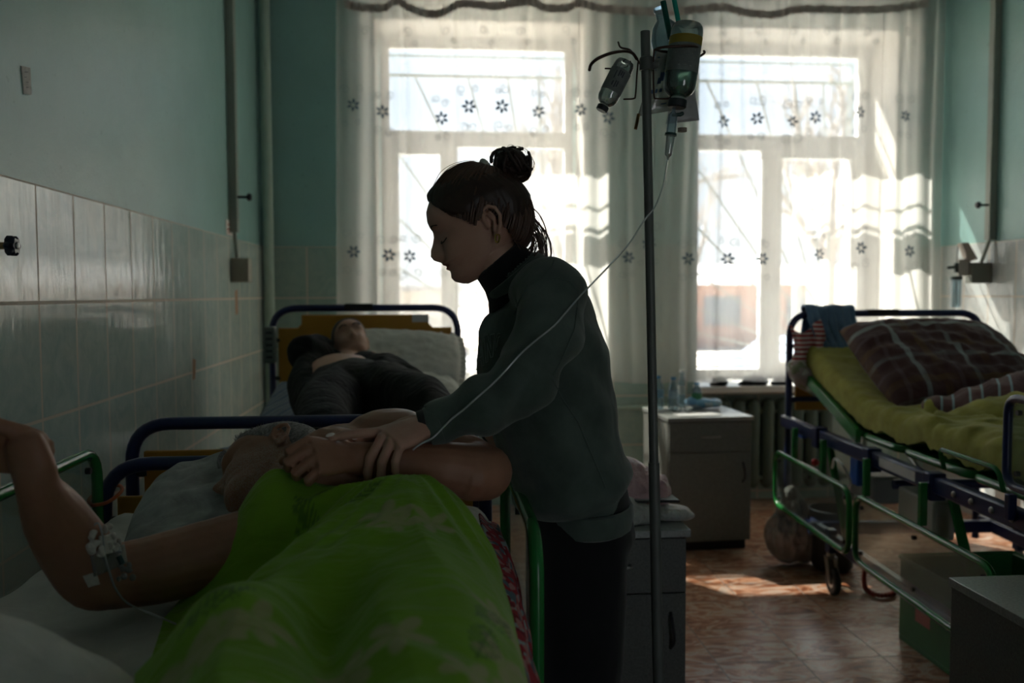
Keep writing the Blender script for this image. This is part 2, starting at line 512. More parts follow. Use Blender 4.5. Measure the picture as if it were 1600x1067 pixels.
def make_window(idx, w, wide_left):
    x0, x1 = w; z0, z1 = WZ
    root = thing('window_%d' % idx, None, None, ((x0+x1)/2, YG, z0), kind='structure')
    # plastered reveal lining
    rv = MB()
    rv.box2((x0-0.004, YB-0.004, z0), (x0+0.006, YG+0.02, z1)); rv.box2((x1-0.006, YB-0.004, z0), (x1+0.004, YG+0.02, z1))
    rv.box2((x0-0.004, YB-0.004, z1-0.006), (x1+0.004, YG+0.02, z1+0.004))
    rv.build('window_reveal', M_reveal, root, smooth=False)
    s = MB(); s.box2((x0-0.02, YB-0.16, z0-0.045), (x1+0.02, YG+0.02, z0))
    s.build('window_sill', M_pvc, root, bevel=0.008)
    fx0, fx1, fz0, fz1 = x0+0.01, x1-0.01, z0+0.002, z1-0.012
    f = MB()
    t = 0.065
    def bar(a, b, c, d, dy=0.0, dep=0.07): f.box2((a, YG+dy, c), (b, YG+dy+dep, d))
    bar(fx0, fx0+t, fz0, fz1); bar(fx1-t, fx1, fz0, fz1); bar(fx0+t, fx1-t, fz1-t, fz1); bar(fx0+t, fx1-t, fz0, fz0+t)
    zm0, zm1 = 2.42, 2.53
    bar(fx0+t, fx1-t, zm0, zm1)
    if wide_left: xm0, xm1 = fx0+0.58, fx0+0.66
    else: xm0, xm1 = fx0+0.47, fx0+0.53
    bar(xm0, xm1, fz0+t, zm0)
    # opening sash frame stands proud
    sx0, sx1 = (xm1, fx1-t) if wide_left else (fx0+t, xm0)
    q = 0.07
    bar(sx0-0.03, sx0+q-0.01, fz0+t-0.02, zm0+0.015, -0.022, 0.085); bar(sx1-q+0.01, sx1+0.03, fz0+t-0.02, zm0+0.015, -0.022, 0.085)
    bar(sx0+q-0.01, sx1-q+0.01, zm0-0.055, zm0+0.015, -0.022, 0.085); bar(sx0+q-0.01, sx1-q+0.01, fz0+t-0.02, fz0+t+0.05, -0.022, 0.085)
    f.build('window_frame', M_pvc, root, bevel=0.006)
    def pane(a, b, c, d):
        MB().box2((a, YG+0.03, c), (b, YG+0.036, d)).build('window_pane', M_pane, root, smooth=False)
    pane(fx0+t, fx1-t, zm1, fz1-t)
    pane(fx0+t, xm0, fz0+t, zm0); pane(xm1, fx1-t, fz0+t, zm0)
    hd = MB(); hx = sx0+0.015 if wide_left else sx1-0.015
    hd.box2((hx-0.014, YG-0.035, 1.42), (hx+0.014, YG-0.022, 1.50)); hd.box2((hx-0.009, YG-0.06, 1.36), (hx+0.009, YG-0.045, 1.48)); hd.box2((hx-0.008, YG-0.06, 1.455), (hx+0.008, YG-0.03, 1.475))
    hd.build('window_handle', M_pvc, root, bevel=0.003)
make_window(1, W1, False)
make_window(2, W2, True)

# sunburst security grilles outside
M_bar = plain('painted_grille_bar', (0.13, 0.13, 0.125), 0.5)
def grille(w, label, cx):
    root = thing('window_grille', label, 'security grille', (cx, 6.42, 0.85), group='sunburst window grilles')
    x0, x1, z0, z1 = w[0]-0.02, w[1]+0.02, 0.85, 3.12
    YR = 6.42; r = 0.008
    def rod(a, b, rr=r): MB().tube([a, b], rr, 6).build('bar', M_bar, root)
    for ax_ in (x0, x1):
        for az_ in (z0+0.1, z1-0.1): rod((ax_, YR, az_), (ax_+(-.0 if ax_ == x0 else .0), 6.27, az_))
    rod((x0, YR, z0), (x0, YR, z1)); rod((x1, YR, z0), (x1, YR, z1)); rod((x0, YR, z1), (x1, YR, z1)); rod((x0, YR, z0), (x1, YR, z0))
    rod((x0, YR, 2.98), (x1, YR, 2.98), 0.012)
    c = np.array([cx, YR, 0.86])
    for a in (4, 13, 22, 33, 44, 54, 64.5, 73.5, 81, 87, 92.5):
        d = np.array([-math.cos(math.radians(a)), 0, math.sin(math.radians(a))])
        ts = []
        if d[0] < -1e-6: ts.append((x0-c[0])/d[0])
        if d[0] > 1e-6: ts.append((x1-c[0])/d[0])
        if d[2] > 1e-6: ts.append((2.98-c[2])/d[2])
        rod(c, c+d*min(ts))
    arc = [c+0.18*V(-math.cos(math.radians(a)), 0, math.sin(math.radians(a))) for a in range(0, 96, 8)]
    MB().tube(arc, r, 6).build('bar', M_bar, root)
grille(W1, 'pale sunburst security grille outside the window behind the standing woman', 0.86)
grille(W2, 'pale sunburst security grille outside the window beside the empty bed', 3.02)

# ---------------------------------------------------------------- lace curtain
def sheer_mat(name, op=0.45, col=(0.93, 0.90, 0.86), tl=0.7):
    t = NT(name)
    tr = t.node('ShaderNodeBsdfTransparent')
    df = t.node('ShaderNodeBsdfDiffuse'); df.inputs[0].default_value = tuple(col)+(1,)
    tn = t.node('ShaderNodeBsdfTranslucent'); tn.inputs[0].default_value = tuple(col)+(1,)
    m1 = t.node('ShaderNodeMixShader'); m1.inputs[0].default_value = tl
    t.link(df.outputs[0], m1.inputs[1]); t.link(tn.outputs[0], m1.inputs[2])
    lw = t.node('ShaderNodeLayerWeight'); lw.inputs[0].default_value = 0.5
    v = t.coords(scale=(60, 1, 3)); n = t.noise(v, 4, 2)
    k = t.math('MULTIPLY_ADD', lw.outputs['Facing'], 0.22, op)
    k = t.math('MULTIPLY_ADD', n, 0.10, k)
    k = t.math('MINIMUM', k, 0.92)
    m = t.node('ShaderNodeMixShader'); t.link(k, m.inputs[0]); t.link(tr.outputs[0], m.inputs[1]); t.link(m1.outputs[0], m.inputs[2])
    t.link(m.outputs[0], t.out.inputs[0])
    return t.mat
M_sheer = sheer_mat('sheer_curtain_cloth')
M_embroid = plain('grey_blue_embroidery', (0.10, 0.14, 0.19), 0.9)
M_swirl = plain('pale_grey_embroidery', (0.36, 0.36, 0.36), 0.9)
M_braid = fabric('brown_braid_trim', (0.44, 0.36, 0.33), col2=(0.54, 0.47, 0.43), wscale=300)

CX0, CX1, CZ0, CZ1 = -0.60, 3.34, 0.825, 3.42
_fold = []
rr = random.Random(5)
xx = CX0
while xx < CX1:
    _fold.append((xx, rr.uniform(0.018, 0.05), rr.uniform(-1, 1))); xx += rr.uniform(0.09, 0.22)
FX = np.array([f[0] for f in _fold]); FW_ = np.array([f[1] for f in _fold]); FS = np.array([f[2] for f in _fold])
def curtain_y(x, z):
    tz = (CZ1-z)/(CZ1-CZ0)
    xs = x + 0.012*math.sin(z*2.1+x*3)
    a = float(np.sum(np.exp(-((xs-FX-0.03*FS*tz)/(FW_*(1+0.5*tz)))**2)*0.045))
    b = 0.006*math.sin(xs*52+FS[int((x-CX0)*4) % len(FS)])*(1-0.4*tz)
    return 5.545 - a*0.7 + b + 0.008*math.sin(x*7+z*1.3)
def curtain_pt(x, z, off=0.0): return (x, curtain_y(x, z)-off, z)
cur = thing('lace_curtain', 'long white sheer curtain with blue embroidered flowers across both windows', 'curtain', (1.37, 5.5, CZ0))
cm = MB()
def cfn(i, j):
    x = CX0+(CX1-CX0)*i; z = CZ0+(CZ1-CZ0)*j
    # left edge drifts out towards the bottom
    x = x - 0.03*(1-j)*(1-i)**8
    hem = 0.006*math.sin(i*60)*(1-j)**6
    return (x, curtain_y(x, z), z+hem)
cm.grid(cfn, 620, 30)
fl = cm
def petal_flower(cx, cz, r=0.032, rot=0.0, n=6):
    for k in range(n):
        a = rot+2*PI*k/n
        pts = []
        for q, w in ((0.18, 0.0), (0.45, 0.21), (0.75, 0.19), (1.0, 0.0), (0.75, -0.19), (0.45, -0.21)):
            x = cx+r*(q*math.cos(a)-w*math.sin(a)); z = cz+r*(q*math.sin(a)+w*math.cos(a))
            pts.append(curtain_pt(x, z, 0.003))
        fl.add(pts, [tuple(range(6))], 1)
def swirl(cx, cz, r=0.03, a0=0, turns=1.2, flip=1, w=0.0022):
    n = 22; L = []; Rr = []
    for i in range(n+1):
        t = i/n; a = a0+flip*t*turns*2*PI; q = r*(1-0.72*t)
        x = cx+q*math.cos(a); z = cz+q*math.sin(a)
        nx, nz = math.cos(a), math.sin(a)
        L.append(curtain_pt(x-nx*w, z-nz*w, 0.003)); Rr.append(curtain_pt(x+nx*w, z+nz*w, 0.003))
    vs = L+Rr
    fl.add(vs, [(i, i+1, n+2+i, n+1+i) for i in range(n)], 2)
rr = random.Random(11)
rowA = [(597, 172), (690, 184), (733, 165), (785, 165), (842, 173), (908, 171), (952, 182), (1133, 188), (1185, 184), (1241, 188), (1277, 182), (1346, 174), (1418, 180), (551, 162)]
rowB = [(552, 393), (607, 398), (640, 400), (983, 402), (1015, 380), (1078, 404), (1140, 404), (1193, 404), (1283, 397), (1349, 387), (1425, 392), (700, 396)]
for (u, v) in rowA+rowB:
    p = P(u, v, y=5.5); petal_flower(p[0], p[2], rr.uniform(0.040, 0.048), rr.uniform(0, 1))
    for s in (1, -1):
        swirl(p[0]+s*rr.uniform(0.02, 0.05), p[2]+0.10+rr.uniform(-0.01, 0.02), rr.uniform(0.02, 0.034), rr.uniform(0, 6), 1.3, s)
        swirl(p[0]-s*rr.uniform(0.02, 0.05), p[2]-0.11+rr.uniform(-0.02, 0.01), rr.uniform(0.02, 0.034), rr.uniform(0, 6), 1.3, -s)
for u in list(range(570, 930, 62))+list(range(1125, 1440, 58)):
    p = P(u+rr.uniform(-8, 8), 46, y=5.5); swirl(p[0], p[2], 0.03, rr.uniform(0, 6), 1.3); swirl(p[0]+0.05, p[2]-0.07, 0.02, rr.uniform(0, 6), 1.3, -1)
cm.build('curtain_cloth', [M_sheer, M_embroid, M_swirl], cur, recalc=False)
# scalloped braid trim of the valance
ctl = [(538, 6), (560, 10), (600, 12), (618, 2), (640, 12), (665, 20), (690, 20), (715, 8), (735, 6), (775, 9), (800, 5), (830, 4), (852, 12), (885, 12), (905, 5), (935, 13), (985, 17), (1040, 18), (1090, 14), (1130, 12), (1165, 20), (1210, 22), (1245, 14), (1290, 15), (1340, 16), (1400, 12), (1452, 4)]
path = smooth_path([P(u, v, y=5.44) for u, v in ctl], 10)
tr = MB()
n = len(path)
def trf(i, j):
    p = path[min(int(i*(n-1)+0.5), n-1)]; w = 0.05
    return (p[0], 5.44+0.007*math.sin(i*420)+0.01*math.sin(i*40), p[2]+w*(0.5-j)+0.004*math.sin(i*420)*(j > 0.9))
tr.grid(trf, n-1, 4)
tb = tr.build('braid_trim', M_braid, cur, recalc=False)
va = MB()
def vaf(i, j):
    p = path[min(int(i*(n-1)+0.5), n-1)]
    return (p[0], 5.455+0.01*math.sin(i*160)*(0.4+j), p[2]+(3.52-p[2])*(1-j))
va.grid(vaf, n-1, 5)
va.build('valance', M_sheer, cur, recalc=False)
MB().tube([(-0.75, 5.5, 3.53), (XR-0.02, 5.5, 3.53)], 0.014, 12).build('curtain_rod', M_braid, cur)

# ---------------------------------------------------------------- pipes and wall fittings
M_pipe = plain('pale_green_pipe_paint', (0.42, 0.55, 0.47), 0.35)
M_duct = plain('grey_green_duct', (0.27, 0.30, 0.26), 0.5)
M_duct2 = plain('white_duct', (0.55, 0.56, 0.54), 0.5)
M_dark = plain('dark_plastic', (0.012, 0.014, 0.018), 0.4)
M_steel = plain('worn_steel', (0.35, 0.35, 0.34), 0.35, 0.9)
p = MB().tube([(XL+0.055, 5.66, 0.0), (XL+0.055, 5.66, ZC)], 0.032, 20).build('heating_pipe', M_pipe)
tag(p, 'pale green vertical heating pipe in the left back corner', 'pipe')

def gas_column(side, yy, zb, label, boxlab):
    """flat vertical duct down the wall ending in a slanting pipe and an outlet box"""
    xs = XL if side < 0 else XR
    s = 1 if side < 0 else -1
    root = thing('wall_duct', label, 'duct', (xs+s*0.02, yy, zb))
    MB().box2((xs, yy-0.02, zb), (xs+s*0.045, yy+0.03, ZC)).build('duct_cover', M_duct, root, bevel=0.003)
    MB().box2((xs, yy+0.031, zb), (xs+s*0.03, yy+0.05, ZC)).build('duct_edge', M_duct2, root, bevel=0.003)
    k = MB(); kz = 1.93
    k.tube([(xs+s*0.045, yy, kz), (xs+s*0.10, yy, kz)], 0.007, 8); k.lathe([(0.0, 0), (0.018, 0.002), (0.022, 0.012), (0.016, 0.024), (0, 0.026)], (xs+s*0.095, yy, kz), (s, 0, 0), 12)
    k.build('valve_knob', M_dark, root)
    return root
gl_ = gas_column(-1, 4.86, 1.74, 'grey green vertical duct with small black valve on the left wall', '')
MB().tube([(XL+0.025, 4.86, 1.74), (XL+0.03, 4.88, 1.60)], 0.011, 10).build('outlet_pipe', M_duct, gl_)
tag(MB().box2((XL+0.008, 4.83, 1.47), (XL+0.10, 4.93, 1.60)).build('outlet_box', plain('beige_box', (0.30, 0.28, 0.22), 0.5), bevel=0.004), 'beige square outlet box under the slanting duct pipe on the left wall', 'outlet box')
gr_ = gas_column(1, 5.02, 1.72, 'grey green vertical duct with small black valve on the right wall', '')
MB().tube([(XR-0.025, 5.02, 1.73), (XR-0.06, 5.05, 1.58)], 0.011, 10).build('outlet_pipe', M_duct, gr_)
tag(MB().box2((XR-0.135, 5.02, 1.46), (XR-0.008, 5.09, 1.585)).build('outlet_box', plain('olive_box', (0.17, 0.18, 0.15), 0.5), bevel=0.004), 'dark olive outlet box on the right wall above the empty bed', 'outlet box')

hz_ = P(970, 637, y=5.66)[2]
tag(MB().tube([(1.0, 5.655, hz_), (1.70, 5.655, hz_)], 0.016, 12).build('heating_pipe', M_pipe), 'short horizontal pale pipe on the back wall between the windows', 'pipe')
# corrosion streaks and stains on the left tiles
M_rust = plain('rusty_stain', (0.38, 0.22, 0.13), 0.8)
fm = MB()
def smear(pts, x=XL+0.0092):
    fm.add([(x, a, b) for a, b in pts], [tuple(range(len(pts)))])
def wl(u, v):
    q = P(u, v, x=XL+0.009); return (q[1], q[2])
smear([wl(301, 560), wl(306, 562), wl(305, 592), wl(301, 594)])
smear([wl(367, 455), wl(371, 452), wl(372, 490), wl(368, 492)])
smear([wl(366, 403), wl(369, 402), wl(370, 412), wl(367, 413)])
fm.build('stain', M_rust, wl_, smooth=False)

# taped paper scraps on the wall
M_paper = plain('aged_paper', (0.50, 0.50, 0.48), 0.8, noise=0.2, nscale=60)
M_red = plain('red_print', (0.45, 0.08, 0.05), 0.7)
def wall_note(name, us, label, marks, mcol, pm_=None):
    pts = [P(u, v, x=XL+0.002) for u, v in us]
    m = MB(); m.add([V(XL+0.0005, q[1], q[2]) for q in pts]+[V(XL+0.003, q[1], q[2]) for q in pts], [(0, 1, 2, 3), (4, 5, 6, 7), (0, 1, 5, 4), (1, 2, 6, 5), (2, 3, 7, 6), (3, 0, 4, 7)])
    o = m.build(name, pm_ or M_paper, smooth=False)
    tag(o, label, 'sticker')
    g = MB()
    for a, b, c, d in marks:
        q = [P(*uv, x=XL+0.0035) for uv in ((a, b), (c, b), (c, d), (a, d))]
        g.add([V(XL+0.0036, s[1], s[2]) for s in q], [(0, 1, 2, 3)])
    g.build('print', mcol, o, smooth=False)
wall_note('wall_label', [(353, 343), (365, 346), (365, 370), (354, 367)], 'small white label with red print on the left wall by the duct', [(356, 350, 362, 352), (355, 357, 363, 359.5), (356, 362, 361, 363.5)], M_red, plain('white_label_paper', (0.85, 0.80, 0.76), 0.7))
wall_note('paper_scrap', [(33, 103), (47, 106), (49, 148), (37, 147)], 'torn pale paper scrap stuck high on the left wall', [(38, 112, 44, 113), (38, 120, 42, 121), (40, 128, 45, 129), (41, 136, 45, 137)], M_dark)

# handwheel on the left wall
hw = thing('valve_handwheel', 'dark blue lobed valve handwheel sticking out of left wall tiles', 'valve', (XL+0.008, 2.38, 1.51))
c0 = P(12, 384, x=-1.03)
MB().tube([(XL+0.006, c0[1], c0[2]), (-1.03, c0[1], c0[2])], 0.009, 10).build('stem', plain('brass', (0.35, 0.25, 0.12), 0.4, 0.8), hw)
m = MB(); ring = []
n = 60
for (rad, hx) in ((0.75, -0.012), (1.0, -0.006), (1.0, 0.006), (0.75, 0.012)):
    rg = []
    for i in range(n):
        a = 2*PI*i/n; r = 0.0235*rad*(1+0.14*math.cos(6*a))
        rg.append((-1.02+hx, c0[1]+r*math.cos(a), c0[2]+r*math.sin(a)))
    ring.append(rg)
m.loft(ring)
m.build('wheel', plain('dark_blue_plastic', (0.01, 0.015, 0.035), 0.3), hw)
MB().lathe([(0.009, 0), (0.009, 0.004), (0.004, 0.006)], (-1.009, c0[1], c0[2]), (1, 0, 0), 12).build('hub_cap', M_steel, hw)

# radiator under window 2
rd = thing('radiator', 'dark green ribbed radiator beneath the right window', 'radiator', (2.35, 5.62, 0.1))
M_rad = plain('dark_green_radiator', (0.075, 0.11, 0.085), 0.45)
for i in range(9):
    x = 1.80+i*0.10
    MB().tube([(x, 5.62, 0.14), (x, 5.62, 0.66)], (0.042, 0.045), 12, round_caps=True, up=(0, 1, 0)).build('rib', M_rad, rd)
MB().tube([(1.72, 5.62, 0.62), (2.72, 5.62, 0.62)], 0.022, 10).build('header_pipe', M_rad, rd)
MB().tube([(1.72, 5.62, 0.17), (2.72, 5.62, 0.17)], 0.022, 10).build('header_pipe', M_rad, rd)
MB().tube(rpath([(2.72, 5.62, 0.17), (2.80, 5.62, 0.17), (2.80, 5.62, 0.0)], 0.05), 0.014, 10).build('feed_pipe', M_rad, rd)
MB().tube(rpath([(2.72, 5.62, 0.62), (2.88, 5.62, 0.62), (2.88, 5.62, 0.0)], 0.05), 0.014, 10).build('feed_pipe', M_rad, rd)

# ---------------------------------------------------------------- outside
M_ground = plain('pale_yard_ground', (0.42, 0.38, 0.33), 0.95, noise=0.25, nscale=1.2)
tag(MB().box2((-60, 6.4, -0.75), (90, 120, -0.62)).build('yard_ground', M_ground, smooth=False), kind='structure')
M_brick = plain('faded_brick', (0.40, 0.24, 0.20), 0.9, noise=0.1, nscale=3)
M_roof = plain('grey_roof', (0.30, 0.29, 0.30), 0.8)
bd = thing('low_building', 'low reddish building far across the yard', 'building', (16, 32, -0.62))
MB().box2((2, 32, -0.62), (26, 38, 1.75)).build('wall', M_brick, bd, smooth=False)
MB().prism([(31.5, 1.75), (38.5, 1.75), (35, 2.6)], 1.5, 26.5, 'x').build('roof', M_roof, bd, smooth=False)
for i in range(7):
    MB().box2((3.6+i*3.2, 31.95, 0.2), (5.0+i*3.2, 32.02, 1.3)).build('window', plain('dark_far_glass', (0.10, 0.13, 0.17), 0.2), bd, smooth=False)
bd2 = thing('grey_shed', 'grey shed behind the bare trees on the left', 'building', (-6, 30, -0.62))
MB().box2((-9, 30, -0.62), (0.6, 35, 1.5)).build('wall', plain('pale_render', (0.5, 0.46, 0.42), 0.9), bd2, smooth=False)
MB().box2((-9.3, 29.7, 1.5), (0.9, 35.3, 1.7)).build('roof', M_roof, bd2, smooth=False)

def car(x, y, col, label, s=1):
    root = thing('car', label, 'car', (x+2.1*s, y, -0.62))
    mt = plain(label.split()[0]+'_car_paint', col, 0.25, 0.2)
    prof = [(0, 0.35), (0, 0.75), (0.25, 0.92), (1.15, 1.02), (1.75, 1.45), (3.0, 1.48), (3.7, 1.08), (4.2, 0.98), (4.25, 0.4), (3.9, 0.28), (0.3, 0.28)]
    pr = [(x+a, b-0.62) for a, b in prof]
    MB().prism(pr, y-0.82, y+0.82, 'y').build('body', mt, root, bevel=0.05)
    gp = [(1.25, 1.04), (1.78, 1.39), (2.95, 1.42), (3.5, 1.08)]
    MB().prism([(x+a, b-0.62) for a, b in gp], y-0.835, y+0.835, 'y').build('side_windows', plain('car_glass', (0.05, 0.07, 0.09), 0.1), root)
    for wx in (0.85, 3.4):
        for wy in (-0.75, 0.75):
            MB().lathe([(0.0, -0.1), (0.28, -0.1), (0.31, -0.05), (0.31, 0.05), (0.28, 0.1), (0, 0.1)], (x+wx, y+wy, -0.31), (0, 1, 0), 24).build('wheel', M_dark, root)
car(2.6, 10.6, (0.20, 0.25, 0.33), 'grey blue car parked outside the right window')
car(6.3, 15.0, (0.60, 0.60, 0.60), 'silver car parked farther out beyond the grey blue one')
car(-0.6, 13.2, (0.55, 0.55, 0.56), 'pale car parked beyond the left window')

def tree(x, y, h, r, seed, label, lean=(0, 0)):
    R_ = random.Random(seed)
    m = MB()
    def br(p, d, L, r, lvl):
        pts = [p]; q = p; dd = d
        for i in range(4):
            dd = unit(dd+V(R_.uniform(-.16, .16), R_.uniform(-.16, .16), R_.uniform(-.05, .12)))
            q = q+dd*L/4; pts.append(q)
        m.tube(pts, [r*(1-0.12*i) for i in range(5)], 6 if lvl > 1 else 10)
        if lvl >= 4: return
        for k in range(4 if lvl else 6):
            t = R_.uniform(0.35, 1.0); i = min(int(t*4), 3); b = pts[i]+(pts[i+1]-pts[i])*(t*4-i)
            a = R_.uniform(0, 2*PI); sp = R_.uniform(0.35, 0.8)
            s, u, f = frame_for(dd)
            nd = unit(f+ (s*math.cos(a)+u*math.sin(a))*sp)
            br(b, nd, L*R_.uniform(0.5, 0.75), max(r*0.5, 0.008), lvl+1)
    br(V(x, y, -0.65), unit(V(lean[0], lean[1], 1)), h*0.4, r, 0)
    tag(m.build('bare_tree', M_bark), label, 'tree', 'bare trees in the yard')
M_bark = plain('grey_bark', (0.26, 0.23, 0.21), 0.95, noise=0.2)
tree(2.6, 17.5, 9, 0.24, 5, 'thick bare tree seen through the right half of the left window')
tree(-4.2, 24, 8, 0.13, 8, 'slender bare tree left of the thick one through the left window')
tree(9.5, 20, 10, 0.22, 21, 'bare tree standing near the right end of the right window')
tree(6.9, 24, 9, 0.16, 33, 'distant bare tree seen through the middle of the right window')
# leaning grey snow-brushed bush below the windows
def bush(x, y, seed, label):
    R_ = random.Random(seed); m = MB()
    for i in range(70):
        a = R_.uniform(0, 2*PI); t = R_.uniform(0.1, 0.7)
        d = unit(V(math.cos(a)*t, math.sin(a)*t, 1)); L = R_.uniform(0.7, 1.5)
        p = V(x+R_.uniform(-.3, .3), y+R_.uniform(-.3, .3), -0.64)
        m.tube([p, p+d*L*0.5, p+d*L+V(R_.uniform(-.1, .1), 0, 0)], [0.012, 0.008, 0.004], 5)
    tag(m.build('bare_bush', M_bark), label, 'bush')
bush(0.2, 9.2, 4, 'bare twiggy bush under the left window')
bush(5.6, 13.2, 9, 'bare twiggy bush past the grey blue car')
# ================================================================ FURNITURE
M_black = fabric('black_knit', (0.008, 0.009, 0.010), wscale=500)
M_blue = plain('dark_blue_enamel', (0.012, 0.020, 0.085), 0.28, noise=0.03)
M_green = plain('green_enamel', (0.015, 0.17, 0.035), 0.25, noise=0.03)
M_amber = plain('amber_board', (0.46, 0.22, 0.015), 0.5, noise=0.05)
M_poly = glassy('clear_rail_sheet', (0.80, 0.86, 0.84), 0.01, 0.12, 0.05, (0.35, 0.38, 0.37), fk=0.35)
M_rubber = plain('black_rubber', (0.012, 0.012, 0.012), 0.6)
M_chrome = plain('caster_steel', (0.28, 0.26, 0.23), 0.35, 0.8)
M_lab = plain('white_sticker', (0.55, 0.55, 0.55), 0.6)
M_ink = plain('black_ink', (0.01, 0.01, 0.01), 0.7)

def text_mesh(txt, size, extrude=0.0006, offset=0.0):
    cu = bpy.data.curves.new('t', 'FONT'); cu.body = txt; cu.size = size; cu.extrude = extrude; cu.align_x = 'CENTER'; cu.align_y = 'CENTER'; cu.offset = offset
    ob = bpy.data.objects.new('t', cu); COL.objects.link(ob); bpy.context.view_layer.update()
    me = bpy.data.meshes.new_from_object(ob.evaluated_get(bpy.context.evaluated_depsgraph_get()))
    bpy.data.objects.remove(ob)
    return me

class Bed:
    """local frame: x 0..W across, y 0 at the head and negative towards the foot"""
    def __init__(self, name, label, ox, oy, rz, W=0.94, L=2.0):
        self.R = rotm(rz=rz); self.o = V(ox, oy, 0); self.W = W; self.L = L
        self.root = thing(name, label, 'bed', (ox, oy, 0), group='hospital beds in the ward')
        self.root.rotation_euler = (0, 0, rz)
    def w(self, x, y, z): return self.R @ V(x, y, z)+self.o
    def put(self, mb, name, mats, parent=None, **kw):
        mb.xf(self.R, self.o); return mb.build(name, mats, parent or self.root, **kw)
    def end_frame(self, y, top, bot, name, panel, r=0.10, tube=0.0175):
        W = self.W
        fr = self.put(MB().tube(rpath([(0, y, bot), (0, y, top), (W, y, top), (W, y, bot)], r, 8), tube, 14, up=(0, 1, 0)), name, M_blue)
        z0, z1, notch, nz = panel
        x0, x1 = 0.032, W-0.032
        if notch:
            c = 0.02
            poly = [(x0, z0), (x1, z0), (x1, nz), (x1-notch+c, nz), (x1-notch, nz+c), (x1-notch, z1), (x0+notch, z1), (x0+notch, nz+c), (x0+notch-c, nz), (x0, nz)]
        else: poly = [(x0, z0), (x1, z0), (x1, z1), (x0, z1)]
        pn = self.put(MB().prism(poly, y-0.008, y+0.008, 'y'), name.replace('frame', 'panel'), M_amber, bevel=0.004)
        for px in (x0-0.006, x1+0.006):
            for pz in (z0+0.05, (nz if notch else z1)-0.06):
                self.put(MB().lathe([(0.0, -0.014), (0.011, -0.014), (0.011, 0.014), (0, 0.014)], (px, y, pz), (1, 0, 0), 12), 'clamp', M_dark)
        return pn
    def casters(self, ys, z=0.30):
        for x in (0.05, self.W-0.05):
            for y in ys:
                a = 0.6
                post = self.put(MB().box((x, y, (z+0.17)/2+0.04), (0.04, 0.05, z-0.13)), 'leg', M_blue, bevel=0.004)
                f = MB(); f.tube([(x, y, 0.19), (x, y, 0.165)], 0.02, 12)
                f.prism([(y-0.02, 0.165), (y+0.02, 0.165), (y-0.02, 0.055), (y-0.06, 0.055)], x-0.024, x-0.019, 'x'); f.prism([(y-0.02, 0.165), (y+0.02, 0.165), (y-0.02, 0.055), (y-0.06, 0.055)], x+0.019, x+0.024, 'x')
                f.box((x, y-0.0, 0.166), (0.05, 0.045, 0.006))
                self.put(f, 'caster_fork', M_chrome)
                wh = MB().lathe([(0.0, -0.012), (0.04, -0.012), (0.055, -0.016), (0.0625, -0.010), (0.0625, 0.010), (0.055, 0.016), (0.04, 0.012), (0, 0.012)], (x, y-0.035, 0.0625), (1, 0, 0), 32)
                w = self.put(wh, 'caster_wheel', M_rubber)
                self.put(MB().lathe([(0.0, -0.017), (0.022, -0.017), (0.03, -0.013), (0.03, 0.013), (0.022, 0.017), (0, 0.017)], (x, y-0.035, 0.0625), (1, 0, 0), 20), 'wheel_hub', M_chrome, w)
    def side_rail(self, x, y0, y1, z0, z1, mat=None, name='side_rail', r=0.07, tube=0.013, bolts=True, sheet=True):
        mat = mat or M_green
        fr = self.put(MB().tube(rloop([(x, y0, z0), (x, y0, z1), (x, y1, z1), (x, y1, z0)], r, 6), tube, 12, up=(1, 0, 0), close=True), name, mat)
        if sheet:
            g = tube*0.9; q = 0.05
            poly = []
            for (cy, cz, a0) in ((y0-g-q, z0+g+q, -90), (y0-g-q, z1-g-q, 0), (y1+g+q, z1-g-q, 90), (y1+g+q, z0+g+q, 180)):
                for k in range(5):
                    a = math.radians(a0+k*22.5); poly.append((cy+q*math.cos(a), cz+q*math.sin(a)))
            self.put(MB().prism(poly, x-0.002, x+0.002, 'x'), 'clear_sheet', M_poly, fr, smooth=False)
            if bolts:
                for (by, bz) in ((y0-0.05, z0+0.04), (y0-0.05, z1-0.04), (y1+0.05, z0+0.04), (y1+0.05, z1-0.04), ((y0+y1)/2, z1-0.04), ((y0+y1)/2, z0+0.04)):
                    self.put(MB().lathe([(0, -0.006), (0.008, -0.006), (0.008, 0.006), (0, 0.006)], (x, by, bz), (1, 0, 0), 10), 'bolt', M_rubber, fr)
        return fr

def wrinkled_box(x0, x1, y0, y1, z0, z1, bedw, fn=None, nx=40, ny=80, rim=0.03):
    """soft slab: a top surface over rounded sides, heights displaced by fn(x, y)"""
    m = MB(); vs = []; fs = []
    for i in range(nx+1):
        for j in range(ny+1):
            a, b = i/nx, j/ny
            x = x0+(x1-x0)*a; y = y0+(y1-y0)*b
            e = min(a, 1-a)*abs(x1-x0); f = min(b, 1-b)*abs(y1-y0); d = min(e, f)
            z = z1-(rim*(1-min(d/rim, 1))**2)+(fn(x, y) if fn else 0)
            vs.append(bedw(x, y, z))
    n = len(vs)
    for i in range(nx+1):
        for j in range(ny+1):
            x = x0+(x1-x0)*i/nx; y = y0+(y1-y0)*j/ny
            vs.append(bedw(x, y, z0+(fn(x, y) if fn else 0)))
    W_ = ny+1
    for i in range(nx):
        for j in range(ny):
            fs.append((i*W_+j, (i+1)*W_+j, (i+1)*W_+j+1, i*W_+j+1)); fs.append((n+i*W_+j, n+i*W_+j+1, n+(i+1)*W_+j+1, n+(i+1)*W_+j))
    for i in range(nx):
        for j in (0, ny): a, b = i*W_+j, (i+1)*W_+j; fs.append((a, b, n+b, n+a))
    for j in range(ny):
        for i in (0, nx): a, b = i*W_+j, i*W_+j+1; fs.append((a, b, n+b, n+a))
    return m.add(vs, fs)

